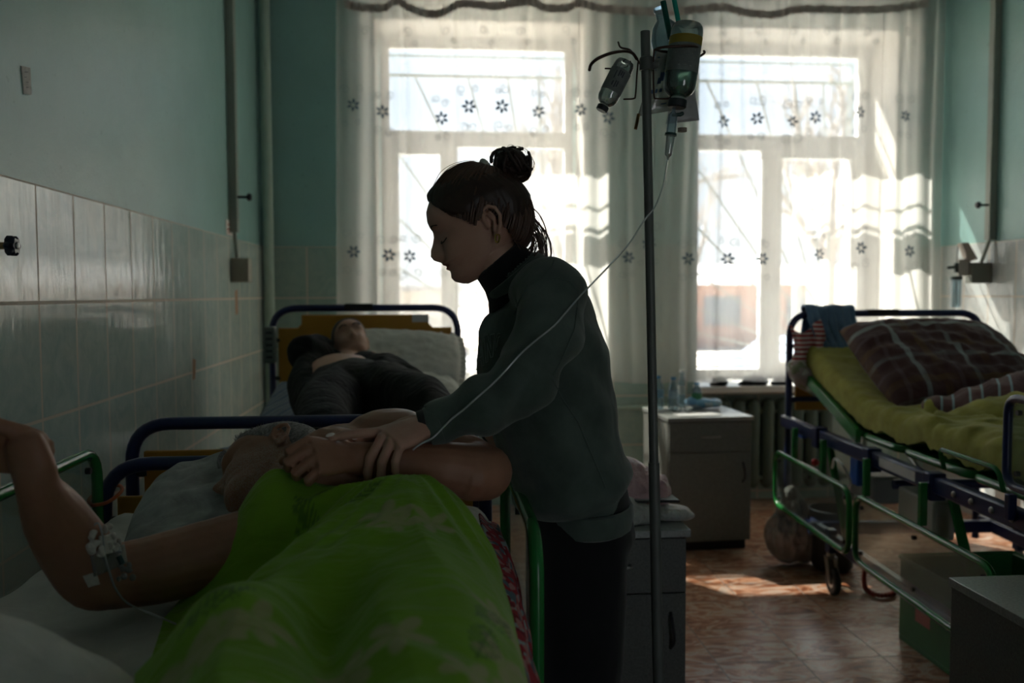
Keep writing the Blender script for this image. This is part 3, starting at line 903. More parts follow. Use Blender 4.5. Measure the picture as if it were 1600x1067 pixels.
def sn(x, y, z=0.0): return mnoise.noise(Vector((x, y, z)))

# ---------------- bed at the back left (occupied by the man in dark clothes)
BL = Bed('hospital_bed', 'blue and amber hospital bed at the back carrying the man in dark clothes', -0.82, 4.42, 0.0, W=0.925)
hp = BL.end_frame(0, 1.334, 0.20, 'headboard_frame', (0.935, 1.30, 0.115, 1.235), r=0.13)
BL.put(MB().box2((0.03, -0.012, 0.86), (0.895, 0.012, 0.925)), 'head_crossbar', M_pvc, bevel=0.004)
BL.put(MB().box2((0.36, -0.022, 1.325), (0.50, 0.022, 1.356)), 'top_bracket', M_rubber, bevel=0.004)
BL.put(MB().box2((0.695, -0.0095, 1.262), (0.775, -0.0085, 1.300)), 'sticker', M_lab, hp, smooth=False)
fp = BL.end_frame(-2.02, 1.055, 0.20, 'footboard_frame', (0.72, 0.982, 0, 0), r=0.105)
cbx = BL.put(MB().box2((-0.028, -0.075, 1.065), (0.028, -0.022, 1.245)), 'control_box', plain('grey_box', (0.13, 0.16, 0.15), 0.5), bevel=0.006)
for k in range(5):
    BL.put(MB().box2((-0.015, -0.078, 1.09+k*0.03), (0.015, -0.074, 1.10+k*0.03)), 'button', M_dark, cbx)
tm = text_mesh('02', 0.030)
tm.transform(Matrix.Translation((-0.712, 2.4-0.012, 0.905)) @ Matrix.Rotation(PI/2, 4, 'X'))
tm.materials.clear(); tm.materials.append(M_ink)
MB().box2((-0.735, 2.389, 0.888), (-0.689, 2.391, 0.922)).build('number_plate', M_lab, fp, smooth=False)
link('number', tm, fp)
for x in (0.01, 0.915): BL.put(MB().box2((x-0.02, -2.0, 0.66), (x+0.02, -0.02, 0.72)), 'side_beam', M_blue, bevel=0.006)
for k in range(4): BL.put(MB().box2((0.04, -0.08-k*0.48-0.44, 0.715), (0.885, -0.08-k*0.48, 0.735)), 'platform_section', M_green, bevel=0.004)
BL.casters((-0.12, -1.9), 0.66)
def blm(x, y):
    r = max(0.0, (y+0.75))  # raised back section
    return 0.15*min(r, 0.75)/0.75 + 0.008*sn(x*6, y*6)
mt = BL.put(wrinkled_box(0.03, 0.90, -1.98, -0.05, 0.735, 0.83, lambda x, y, z: V(x, y, z), blm), 'mattress', None) if False else None
M_bsheet = None
def stripe_cloth(name, cols, scale, rot=0.0, axis='X', rough=0.9, dist=0.3):
    t = NT(name); v = t.coords(rot=(0, 0, rot))
    w = t.node('ShaderNodeTexWave', _bands_direction=axis); w.inputs['Scale'].default_value = scale; w.inputs['Distortion'].default_value = dist
    t.link(v, w.inputs['Vector'])
    n = len(cols)
    c = t.ramp(w.outputs['Fac'], [(i/n, c) for i, c in enumerate(cols)], 'CONSTANT')
    nm = t.bump(t.noise(t.coords(), 9, 4, 0.5, 1), 0.5, 0.02)
    t.bsdf(c, rough, 0, 0.2, nm, **{'Sheen__Weight': 0.2})
    return t.mat
M_bsheet = stripe_cloth('blue_striped_sheet', [(0.20, 0.25, 0.32), (0.33, 0.37, 0.42), (0.14, 0.19, 0.28)], 5.5, 0.4)
mm = MB(); wrn = wrinkled_box(0.03, 0.90, -1.96, -0.05, 0.74, 0.84, lambda x, y, z: BL.w(x, y, z), blm); 
tag(wrn.build('mattress', M_bsheet), 'blue and white striped mattress on the back left bed under the lying man', 'mattress')
# crumpled blue sheet heaped at the foot end beside the wall
def heap(x0, x1, y0, y1, zbase, fn, nx=50, ny=50):
    m = MB()
    def f(i, j):
        x = x0+(x1-x0)*i; y = y0+(y1-y0)*j
        e = min(i, 1-i, j, 1-j)*4
        return (x, y, zbase+fn(x, y)*min(1, e)**0.6)
    m.grid(f, nx, ny); return m
hb = heap(-0.78, -0.02, 2.47, 3.1, 0.842, lambda x, y: 0.075+0.03*sn(x*9, y*5)+0.035*abs(sn(x*14+2, y*4)))
tag(hb.build('crumpled_sheet', M_bsheet, recalc=False), 'crumpled blue striped sheet at the foot of the back left bed', 'sheet')

# ---------------- near bed
NB = Bed('hospital_bed', 'nearest hospital bed with green side rails, sick man under green blanket on it', -0.82, 2.20, 0.0, W=0.94)
NB.end_frame(0, 0.985, 0.20, 'headboard_frame', (0.66, 0.905, 0, 0), r=0.115)
NB.end_frame(-2.0, 0.93, 0.20, 'footboard_frame', (0.60, 0.86, 0, 0), r=0.115)
NB.side_rail(0.005, -0.055, -1.15, 0.735, 1.03, r=0.075)
NB.side_rail(0.985, -0.075, -0.76, 0.66, 0.99, r=0.085)
for x in (0.015, 0.955): NB.put(MB().box2((x-0.02, -1.98, 0.60), (x+0.02, -0.02, 0.67)), 'side_beam', M_blue, bevel=0.006)
for k in range(4): NB.put(MB().box2((0.05, -0.08-k*0.48-0.44, 0.66), (0.92, -0.08-k*0.48, 0.68)), 'platform_section', M_green, bevel=0.004)
NB.casters((-0.12, -1.88), 0.62)
# orange strap tying rail and headboard
tag(MB().tube(smooth_path([(-0.822, 2.13, 0.90), (-0.845, 2.17, 0.905), (-0.84, 2.23, 0.915), (-0.80, 2.235, 0.925), (-0.775, 2.19, 0.92), (-0.79, 2.14, 0.905), (-0.822, 2.13, 0.90)], 6), 0.0045, 8).build('rubber_tube_tie', plain('orange_rubber', (0.42, 0.10, 0.02), 0.5)), 'orange rubber tube looped around the near bed left rail corner', 'strap')

# ---------------- right bed
RB = Bed('hospital_bed', 'unmade hospital bed at the right wall with lowered green side rails', 1.805, 4.33, math.radians(-3.0), W=1.0)
hp = RB.end_frame(0, 1.298, 0.12, 'headboard_frame', (0.80, 1.255, 0.13, 1.19), r=0.12)
RB.put(MB().box2((0.40, -0.022, 1.292), (0.56, 0.022, 1.318)), 'top_bracket', M_rubber, bevel=0.004)
RB.put(MB().box2((0.0, -0.015, 0.845), (1.0, 0.015, 0.87)), 'head_crossbar', M_blue, bevel=0.003)
RB.end_frame(-2.25, 1.05, 0.12, 'footboard_frame', (0.72, 0.98, 0, 0), r=0.105)
for x, nm in ((-0.02, 'side_beam'), (1.02, 'side_beam')):
    ys = [0.02, -0.48, -1.02, -1.50, -2.22]
    for a, b in zip(ys[:-1], ys[1:]):
        RB.put(MB().box2((x-0.02, b+0.01, 0.715), (x+0.02, a-0.01, 0.775)), nm, M_blue, bevel=0.007)
    for b in ys[1:-1]:
        RB.put(MB().box2((x-0.032, b-0.028, 0.69), (x+0.025, b+0.028, 0.785)), 'rail_clamp', M_blue, bevel=0.005)
bm_ = MB()
for yb in (-1.66, -1.76, -1.87, -1.97): bm_.lathe([(0, 0), (0.011, 0.002), (0.008, 0.008), (0, 0.010)], (-0.04, yb, 0.745), (-1, 0, 0), 12)
RB.put(bm_, 'bolt_row', M_steel)
RB.put(MB().box2((-0.0415, -1.40, 0.73), (-0.040, -1.12, 0.765)), 'rating_plate', M_lab, smooth=False)
# raised back section and flat sections of the green platform
def section(y0, z0, y1, z1, nm='platform_section'):
    d = unit(V(0, y1-y0, z1-z0)); L = math.hypot(y1-y0, z1-z0)
    fr = RB.put(MB().tube(rloop([(0.03, y0, z0), (0.97, y0, z0), (0.97, y1, z1), (0.03, y1, z1)], 0.05, 5), 0.016, 10, close=True), nm, M_green)
    pl = MB(); up_ = np.cross(V(1, 0, 0), d); c = V(0.5, (y0+y1)/2, (z0+z1)/2)
    pl.box(c, (0.92, L-0.01, 0.006), np.array([V(1, 0, 0), d, up_]).T)
    RB.put(pl, 'sheet_panel', M_green, fr, smooth=False)
RB_PIV = (-0.80, 0.80)
section(-0.12, 1.01, RB_PIV[0], RB_PIV[1])
RB.put(MB().prism([(-0.12, 0.985), (-0.12, 1.035), (RB_PIV[0], 0.825), (RB_PIV[0], 0.765)], 0.005, 0.03, 'x'), 'back_side_plate', M_green, bevel=.004)
RB.put(MB().prism([(-0.12, 0.985), (-0.12, 1.035), (RB_PIV[0], 0.825), (RB_PIV[0], 0.765)], 0.97, 0.995, 'x'), 'back_side_plate', M_green, bevel=.004)
section(-0.83, 0.80, -1.15, 0.80); section(-1.18, 0.80, -1.62, 0.80); section(-1.65, 0.80, -2.2, 0.80)
RB.put(MB().tube(rpath([(0.0, -1.52, 0.80), (-0.02, -1.52, 0.87), (-0.02, -1.86, 0.87), (0.0, -1.86, 0.80)], 0.03), 0.008, 8), 'mattress_stop', M_green)
# back lifting struts
for x in (0.25, 0.75): RB.put(MB().tube([(x, -0.35, 0.93), (x, -0.95, 0.62)], 0.012, 8), 'lift_strut', M_steel)
RB.put(MB().tube([(0.10, -0.95, 0.62), (0.9, -0.95, 0.62)], 0.02, 10), 'lower_crossbar', M_blue)
for y in (-0.25, -1.9): RB.put(MB().box2((0.02, y-0.02, 0.22), (0.98, y+0.02, 0.28)), 'lower_frame', M_blue, bevel=0.006)
for x in (0.06, 0.94): RB.put(MB().box2((x-0.02, -1.95, 0.22), (x+0.02, -0.15, 0.28)), 'lower_frame', M_blue, bevel=0.006)
for x in (0.06, 0.94):
    for y in (-0.62, -1.7): RB.put(MB().tube([(x, y, 0.25), (x, y+0.25, 0.72)], 0.018, 8), 'scissor_arm', M_green)
RB.put(MB().box2((0.12, -0.72, 0.48), (0.24, -0.48, 0.60)), 'motor', plain('grey_motor', (0.30, 0.30, 0.30), 0.5), bevel=0.01)
RB.put(MB().box2((0.02, -1.42, 0.52), (0.10, -1.15, 0.66)), 'control_unit', plain('beige_unit', (0.42, 0.39, 0.33), 0.5), bevel=0.01)
RB.put(MB().box2((0.05, -0.72, 0.56), (0.09, -0.64, 0.68)), 'battery_cover', plain('bright_blue_cover', (0.02, 0.12, 0.55), 0.4), bevel=0.006)
RB.put(MB().box2((-0.025, -0.26, 0.695), (0.0, -0.18, 0.745)), 'blue_clip', plain('bright_blue_clip', (0.02, 0.10, 0.50), 0.4), bevel=0.004)
RB.put(MB().ball((-0.02, -0.42, 0.61), 0.018), 'red_knob', plain('red_knob_plastic', (0.6, 0.02, 0.02), 0.35))
RB.put(MB().tube(smooth_path([(0.03, -0.5, 0.60), (0.0, -0.6, 0.66), (0.0, -0.7, 0.64), (0.02, -0.72, 0.58), (0.03, -0.66, 0.54)], 6), 0.006, 8), 'cable', M_pvc)
RB.casters((-0.45, -2.0), 0.24)
# lowered green side rails
RR1 = RB.side_rail(-0.09, -0.08, -0.97, 0.335, 0.602, r=0.07, tube=0.0125)
RR2 = RB.side_rail(-0.09, -1.03, -1.97, 0.335, 0.597, r=0.07, tube=0.0125)
for y in (-0.27, -0.62): RB.put(MB().box2((-0.075, y-0.012, 0.60), (-0.05, y+0.012, 0.75)), 'hanger', M_green, bevel=0.003)
for y in (-1.06, -1.50): RB.put(MB().box2((-0.075, y-0.012, 0.60), (-0.05, y+0.012, 0.75)), 'hanger', M_green, bevel=0.003)
# raised blue rail at the foot half
RB.side_rail(-0.055, -1.96, -2.44, 0.845, 1.10, mat=M_blue, r=0.05, tube=0.0125)
for yy in (-1.98, -2.2): RB.put(MB().box2((-0.065, yy-0.012, 0.745), (-0.04, yy+0.012, 0.82)), 'hanger', M_blue, bevel=0.003)

# mattress bent over the raised back
M_ysheet = fabric('mustard_green_sheet', (0.29, 0.27, 0.04), col2=(0.36, 0.34, 0.07), fold=0.35, fscale=5)
def back_z(y):  # height of platform top along the bed
    if y > RB_PIV[0]:
        t = (y-RB_PIV[0])/(-0.12-RB_PIV[0]); return 0.82+0.21*t
    return 0.82-0.0*y
def soft(y):
    return np.mean([back_z(y+k) for k in (-0.08, -0.04, 0, 0.04, 0.08)])
def rbfold(x, y):
    a = 0.045*abs(sn(x*6+y*11, (y-x)*2.6))+0.016*sn(x*9, y*7)+0.02*(.35-abs(sn(x*3-y*14, x*9)))*sstep(-x, -.4, 0)
    return soft(y)-0.82+a*(0.3+0.7*sstep(-y, 0.6, 1.1))
mt = wrinkled_box(0.035, 0.965, -2.2, -0.10, 0.825, 0.93, RB.w, rbfold, 60, 140, 0.04)
tag(mt.build('mattress', M_ysheet), 'mattress in a rumpled mustard green sheet on the unmade right bed', 'mattress')

# ---------------- bedside cabinets
def cabinet(name, label, corner, rz, w, d, h, mb_, mt_, parts=True, handle='bar'):
    R = rotm(rz=rz); o = V(*corner, 0)
    root = thing(name, label, 'bedside cabinet', (corner[0], corner[1], 0), 'bedside cabinets in the ward')
    def put(m, nm, mat, par=None, **kw): m.xf(R, o); return m.build(nm, mat, par or root, **kw)
    put(MB().box2((0.02, 0.03, 0), (w-0.02, d-0.01, 0.055)), 'plinth', M_rubber)
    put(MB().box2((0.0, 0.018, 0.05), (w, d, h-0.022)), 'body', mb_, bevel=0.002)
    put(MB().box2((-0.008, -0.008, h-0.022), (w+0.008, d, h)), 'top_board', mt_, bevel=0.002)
    dr = put(MB().box2((0.004, 0.0, h-0.19), (w-0.004, 0.018, h-0.027)), 'drawer', mb_, bevel=0.002)
    dd = put(MB().box2((0.004, 0.0, 0.055), (w-0.004, 0.018, h-0.194)), 'door', mb_, bevel=0.002)
    put(MB().tube(rpath([(w/2-0.05, 0.0, h-0.105), (w/2-0.05, -0.022, h-0.105), (w/2+0.05, -0.022, h-0.105), (w/2+0.05, 0.0, h-0.105)], 0.012), 0.0045, 8), 'handle', M_steel, dr)
    put(MB().tube(smooth_path([(w-0.05, 0.0, h-0.36), (w-0.045, -0.022, h-0.33), (w-0.05, -0.022, h-0.28), (w-0.05, 0.0, h-0.25)], 5), 0.0045, 8), 'handle', M_rubber, dd)
    return root
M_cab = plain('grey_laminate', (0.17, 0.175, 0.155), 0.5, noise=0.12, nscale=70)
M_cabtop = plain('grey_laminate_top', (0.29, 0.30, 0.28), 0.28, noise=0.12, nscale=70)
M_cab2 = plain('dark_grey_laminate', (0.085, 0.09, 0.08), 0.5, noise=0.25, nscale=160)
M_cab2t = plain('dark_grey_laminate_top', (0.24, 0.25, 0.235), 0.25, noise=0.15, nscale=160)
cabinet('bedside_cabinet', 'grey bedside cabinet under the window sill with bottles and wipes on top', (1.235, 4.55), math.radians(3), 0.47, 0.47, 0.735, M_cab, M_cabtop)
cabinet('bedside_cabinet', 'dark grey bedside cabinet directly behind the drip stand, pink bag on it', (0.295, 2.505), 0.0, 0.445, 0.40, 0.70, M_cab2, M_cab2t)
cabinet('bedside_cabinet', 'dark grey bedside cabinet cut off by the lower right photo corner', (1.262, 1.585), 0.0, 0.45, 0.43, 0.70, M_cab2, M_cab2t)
# ================================================================ BEDDING AND SMALL THINGS
def place(ob, R=None, loc=(0, 0, 0)):
    M = Matrix.Identity(4)
    if R is not None:
        for i in range(3):
            for j in range(3): M[i][j] = R[i][j]
    for i in range(3): M[i][3] = float(loc[i])
    ob.matrix_world = M
    return ob
def frame(x, n):
    """rotation whose local x follows x and local z follows n"""
    n = unit(n); x = unit(np.asarray(x, float)-n*np.dot(x, n)); return np.array([x, np.cross(n, x), n]).T

def pillow_mb(w, h, t, seed=0, sag=0.0, wr=0.008, nx=56, pinch=.10, flat=0.35, ruffle=0):
    m = MB()
    def side(s):
        def f(i, j):
            a, b = 2*i-1, 2*j-1
            x = a*w/2*(1-pinch*(b*b)*(1-.5*a*a)); y = b*h/2*(1-pinch*(a*a)*(1-.5*b*b))
            e = max(0, (1-a**4)*(1-b**4))
            z = s*t/2*(e**.42)
            k = e**.3
            z += k*wr*(sn(x*14+seed, y*14)+.6*sn(x*30+seed, y*26))+k*wr*1.6*(.4-abs(sn(x*7+seed*2, y*11+3)))
            if s < 0: z *= flat
            z += sag*(1-a*a)
            return (x, y, z)
        return f
    m.grid(side(1), nx, nx); m.grid(side(-1), nx, nx)
    if ruffle:
        n = 160
        def rf(i, j):
            q = i*4; k = int(q) % 4; f = 2*(q-int(q))-1
            a, b = [(f, -1), (1, f), (-f, 1), (-1, -f)][k]
            x = a*w/2*(1-pinch*(b*b)*(1-.5*a*a)); y = b*h/2*(1-pinch*(a*a)*(1-.5*b*b))
            L = math.hypot(a, b)
            return (x+ruffle*j*(1 if k == 1 else -1 if k == 3 else a*.3), y+ruffle*j*(1 if k == 2 else -1 if k == 0 else b*.3), .012*j*math.sin(i*n*1.7))
        m.grid(rf, 480, 3)
    return m

M_pilW = fabric('grey_white_linen', (0.62, 0.60, 0.55), fold=0.35, fscale=11)
M_pilG = fabric('grey_pattern_linen', (0.27, 0.28, 0.26), col2=(0.34, 0.35, 0.33), fold=0.4, fscale=9, noise=0.18)
M_shW = fabric('white_bed_sheet', (0.48, 0.48, 0.44), fold=0.45, fscale=7)

# back bed pillow, propped on the headboard
c = P(622, 562, y=4.17)
place(tag(pillow_mb(.60, .38, .14, 3, ruffle=.025).build('pillow', M_pilW), 'off-white ruffled pillow propped behind the reclining man in dark clothes', 'pillow'), frame((1, 0, -.04), (.04, -.60, .80)), c)
c = P(652, 612, y=3.95)
place(tag(pillow_mb(.40, .32, .12, 8).build('pillow', M_pilW), 'smaller off-white pillow lying flat below the ruffled one', 'pillow'), frame((1, .2, 0), (.1, -.3, .95)), c)

# near bed: mattress, pillow, sheet
def nbf(x, y):
    w = .012*(.35-abs(sn(x*5+1, y*3.2, 2)))+.006*sn(x*17, y*12)
    w += .010*math.exp(-((x+.62)/.1)**2)*math.sin(y*30+x*22)
    return w
tag(wrinkled_box(-.785, .125, .18, 2.16, .685, .885, lambda x, y, z: V(x, y, z), nbf, 90, 140, .05).build('mattress', M_shW), 'mattress in a wrinkled greyish white sheet under the sick man', 'mattress')
c = V(-.385, 1.76, .955)
place(tag(pillow_mb(.44, .42, .17, 5, wr=.010).build('pillow', M_pilG), 'rumpled grey pillow under the head of the sick man', 'pillow'), frame((1, .10, .0), (-.14, -.30, .94)), c)
c = V(-.53, .95, .942)
place(tag(pillow_mb(.32, .30, .13, 9, wr=.006).build('pillow', M_pilW), 'white pillow corner with faint stains at the lower left photo edge', 'pillow'), frame((1, -.25, -.10), (.25, -.25, .93)), c)

# the green blanket ------------------------------------------------
def blanket():
    YL = ([.30, .80, 1.10, 1.25, 1.38, 1.43, 1.47], [-.115, -.285, -.375, -.405, -.43, -.42, -.395])
    XE = [-.44, -.41, -.375, -.33, -.30, -.26, -.20, -.10, 0.0, .06, .12, .16]
    YE = [1.40, 1.46, 1.50, 1.535, 1.55, 1.55, 1.53, 1.50, 1.47, 1.42, 1.33, 1.25]
    def cap(px, py, ax, ay, bx, by, h0, h1, r0, r1, p=2.6):
        dx, dy = bx-ax, by-ay; L2 = dx*dx+dy*dy
        t = min(1, max(0, ((px-ax)*dx+(py-ay)*dy)/L2)); d = math.hypot(px-ax-dx*t, py-ay-dy*t)
        r = r0+(r1-r0)*t; h = h0+(h1-h0)*t
        return h*math.exp(-(d/r)**p)
    def H(x, y):
        a = cap(x, y, -.06, 1.42, -.24, 1.0, .180, .130, .17, .12)      # hip and upper thigh
        b = cap(x, y, -.03, 1.36, .0, .45, .175, .125, .135, .13)        # thigh and shin on the rail side
        c = cap(x, y, -.265, 1.49, -.10, 1.45, .205, .150, .105, .14, 2.4)     # chest
        d = cap(x, y, -.22, .98, -.08, .45, .150, .12, .10, .10)
        s = (a**4+b**4+c**4+d**4)**.25
        # falls: folds running away from the hip
        an = math.atan2(y-1.46, x+.05); rd = math.hypot(x+.05, y-1.46)
        f = .030*min(1, rd/.20)*(.42-abs(sn(an*3.1+4, rd*2.2)))+.009*min(1, rd/.15)*sn(an*8, rd*4)
        f += .016*(.4-abs(sn(x*6+y*9+3, (x-y)*2.0)))
        return .893+s+f*min(1, s/.05)
    NX, NY = 220, 260
    vs = []; uv = []
    for i in range(NX+1):
        a = i/NX
        for j in range(NY+1):
            b = j/NY
            x1 = .150
            x0 = -.41
            xe = x0+(x1-x0)*a
            ye = float(np.interp(xe, XE, YE))
            y = .30+(ye-.30)*b
            xl = float(np.interp(y, *YL)); 
            x = xl+(x1-xl)*a
            z = H(x, y)
            # rail-side drop
            e = max(0.0, (x-.085)/.065)
            z -= .22*e**1.6
            # far hem rolls over the arm and chest
            vs.append((x, y+0.0, z)); uv.append((x, y))
    m = MB(); W_ = NY+1
    m.add(vs, [(i*W_+j, (i+1)*W_+j, (i+1)*W_+j+1, i*W_+j+1) for i in range(NX) for j in range(NY)])
    me = m.mesh('blanket', [], recalc=True)
    # printed pattern kept as point colour: pale flowers and dark fern leaves
    n = len(me.vertices); col = np.zeros((n, 4)); col[:, 3] = 1
    co = np.array(vs); X, Y = co[:, 0], co[:, 1]
    col[:, :3] = (0, 0, 0)
    fl = np.zeros(n); lf = np.zeros(n)
    Rn = random.Random(4)
    centers = [(u, v) for u, v in ((648, 792), (570, 1040), (735, 1030), (340, 985), (470, 1120), (800, 1000))]
    for u, v in centers:
        # find the vertex that is seen there
        d = np.array(co)-CAM; zz = d @ FW; uu = 800+F*(d @ RT)/zz; vv = 533.5-F*(d @ UP)/zz
        k = int(np.argmin((uu-u)**2+(vv-v)**2)); cx, cy = co[k, 0], co[k, 1]
        for q in range(3):
            px, py = cx+Rn.uniform(-.045, .045), cy+Rn.uniform(-.05, .05); r = Rn.uniform(.028, .045); ph = Rn.uniform(0, 6)
            dx, dy = X-px, Y-py; rr = np.hypot(dx, dy); th = np.arctan2(dy, dx)
            fl = np.maximum(fl, sstep(r*(.72+.28*np.cos(5*th+ph))-rr, -.004, .004)*(0.55+.45*np.abs(np.cos(2.5*th+ph/2))))
    for u, v, ang in ((480, 812, 2.2), (560, 775, .6), (772, 968, 1.0), (758, 1000, 1.3), (340, 930, .4)):
        d = np.array(co)-CAM; zz = d @ FW; uu = 800+F*(d @ RT)/zz; vv = 533.5-F*(d @ UP)/zz
        k = int(np.argmin((uu-u)**2+(vv-v)**2)); cx, cy = co[k, 0], co[k, 1]
        dx, dy = X-cx, Y-cy; a = dx*math.cos(ang)+dy*math.sin(ang); b = -dx*math.sin(ang)+dy*math.cos(ang)
        leaf = (np.abs(a) < .042)*(np.abs(b) < .017*(1-(a/.042)**2))*((np.sin((a-np.abs(b)*.8)*700) > -.1) | (np.abs(b) < .0015))
        lf = np.maximum(lf, leaf.astype(float))
    for nm, ar in (('flower', fl), ('leaf', lf)):
        at = me.attributes.new(nm, 'FLOAT', 'POINT'); at.data.foreach_set('value', ar.astype(np.float32))
    return me
def blanket_mat():
    t = NT('bright_green_cotton'); v = t.coords()
    c = t.ramp(t.noise(v, 9, 4), [(0.3, (0.165, 0.33, 0.016)), (0.7, (0.20, 0.40, 0.022))])
    f = t.node('ShaderNodeAttribute', _attribute_name='flower'); l = t.node('ShaderNodeAttribute', _attribute_name='leaf')
    c = t.mix(t.math('MULTIPLY', f.outputs['Fac'], .6), c, (0.46, 0.36, 0.24)); c = t.mix(t.math('MULTIPLY', l.outputs['Fac'], .6), c, (0.035, 0.10, 0.02))
    nm = t.bump(t.noise(v, 700, 2), 0.25, 0.0008)
    nm = t.bump(t.noise(t.coords(rot=(0, 0, .6), scale=(1, 2.6, 1)), 9, 3, .5, .6), .55, .018, nm)
    t.bsdf(c, 0.85, 0, 0.2, nm, **{'Sheen__Weight': 0.15})
    return t.mat
bme = blanket(); bme.materials.append(blanket_mat())
bo = tag(link('blanket', bme), 'bright green blanket with pale flowers and fern leaves over the sick man', 'blanket')
sd = bo.modifiers.new('s', 'SOLIDIFY'); sd.thickness = .006; sd.offset = -1

# red flowered cloth hanging between blanket and rail
def floral_mat():
    t = NT('red_flowered_cotton'); v = t.coords()
    vo = t.node('ShaderNodeTexVoronoi'); vo.inputs['Scale'].default_value = 75; t.link(v, vo.inputs['Vector'])
    s = t.node('ShaderNodeSeparateXYZ'); t.link(vo.outputs['Color'], s.inputs[0])
    c = t.ramp(s.outputs[0], [(0.0, (0.32, 0.03, 0.04)), (0.35, (0.10, 0.14, 0.17)), (0.55, (0.42, 0.20, 0.19)), (0.72, (0.20, 0.02, 0.03)), (0.88, (0.28, 0.33, 0.33))], 'CONSTANT')
    nm = t.bump(t.noise(v, 22, 3), .4, .01)
    t.bsdf(c, .85, 0, .2, nm); return t.mat
M_flor = floral_mat()
m = MB()
def rf(i, j):
    y = .95+(1.62-.95)*i
    x = .075+.06*min(1, j*1.8)+.010*math.sin(y*38+j*2)*j; z = .985-.07*j-.30*max(0, j-.35)-.09*(1-i)**2+.008*sn(y*14, j*5)
    return (x, y, z)
m.grid(rf, 60, 26)
o = tag(m.build('flowered_sheet', M_flor, recalc=False), 'red flowered sheet hanging between the green blanket and right rail', 'sheet')
sd = o.modifiers.new('s', 'SOLIDIFY'); sd.thickness = .004

# right bed: plaid pillow, rolled bedding, towel, cloths --------------------
def plaid_mat(name, base, lines, per=.17):
    t = NT(name); c0 = t.node('ShaderNodeTexCoord'); s = t.node('ShaderNodeSeparateXYZ'); t.link(c0.outputs['Object'], s.inputs[0])
    col = None
    nz = t.noise(c0.outputs['Object'], 5, 2)
    def frac(o, off): return t.math('FRACT', t.math('ADD', t.math('MULTIPLY', o, 1/per), off))
    fx = frac(s.outputs[0], .13); fy = frac(s.outputs[1], .42)
    stops = [(0.0, base), (0.12, lines[0]), (0.22, base), (0.46, lines[1]), (0.60, base), (0.80, lines[2]), (0.87, base)]
    cx = t.ramp(fx, stops, 'CONSTANT'); cy = t.ramp(fy, stops, 'CONSTANT')
    # keep rings rather than a full grid: blocks drop out by noise
    col = t.mix(t.ramp(nz, [(0.42, (0.15,)*3), (0.58, (0.85,)*3)]), cx, cy)
    nm = t.bump(t.noise(c0.outputs['Object'], 9, 4, .5, 1), .5, .02)
    t.bsdf(col, .85, 0, .2, nm, **{'Sheen__Weight': .2}); return t.mat
M_plaid = plaid_mat('brown_plaid_cotton', (0.085, 0.040, 0.040), [(0.30, 0.34, 0.34), (0.14, 0.075, 0.035), (0.13, 0.085, 0.09)], .24)
c = P(1474, 574, y=3.72)
place(tag(pillow_mb(.76, .62, .24, 21, wr=.014, pinch=.06).build('pillow', M_plaid), 'big brown plaid pillow on the raised end of the right bed', 'pillow'), frame((1, .12, -.16), (.02, -.52, .85)), c)
M_stripe2 = stripe_cloth('brown_blue_striped', [(0.16, 0.085, 0.085), (0.30, 0.42, 0.48), (0.14, 0.07, 0.07), (0.15, 0.08, 0.08)], 3.2, .5)
m = MB(); limb_pts = [P(1462, 640, y=3.32), P(1520, 636, y=3.26), P(1600, 622, y=3.2), P(1680, 612, y=3.15)]
def fat_roll(pts, rads, voxel, fn):
    q = MB(); PP = smooth_path(pts, 6); t = np.linspace(0, len(pts)-1, len(PP)); rs = np.array(rads, float)
    q.tube(PP, list(zip(np.interp(t, range(len(pts)), rs[:, 0]), np.interp(t, range(len(pts)), rs[:, 1]))), 24, round_caps=True)
    return sculpt(q, voxel, 3, fn)
wf = lambda co, no: co+no*(0.022*(1-2*np.abs(fbm(co, 8, 2, (1, 2, 3), (1, .6, 1))))+.004*fbm(co, 30, 2))[:, None]
me = fat_roll(limb_pts, [(.05, .035), (.11, .06), (.13, .085), (.14, .09)], .008, wf); me.materials.clear(); me.materials.append(M_stripe2)
tag(link('folded_blanket', me), 'folded brown blanket with pale blue stripes wrapped in the mustard duvet cover', 'blanket')
q = MB()
q.tube([P(1480, 668, y=3.14), P(1540, 664, y=3.10), P(1620, 655, y=3.05), P(1700, 650, y=3.0)], [(.06, .045), (.12, .075), (.14, .09), (.14, .09)], 20, round_caps=True)
q.tube([P(1510, 700, y=3.02), P(1570, 700, y=2.98), P(1660, 706, y=2.92)], [(.05, .035), (.08, .05), (.10, .06)], 20, round_caps=True)
q.tube([P(1455, 630, y=3.30), P(1462, 655, y=3.27), P(1475, 668, y=3.2)], [.022, .022, .025], 14, round_caps=True)
me = sculpt(q, .008, 3, lambda co, no: co+no*(0.028*(1-2*np.abs(fbm(co, 8, 2, (5, 2, 3), (1.3, .5, 1))))+.003*fbm(co, 34, 2))[:, None])
me.materials.clear(); me.materials.append(M_ysheet)
tag(link('duvet', me), 'bunched mustard green duvet in the middle of the right bed', 'duvet')

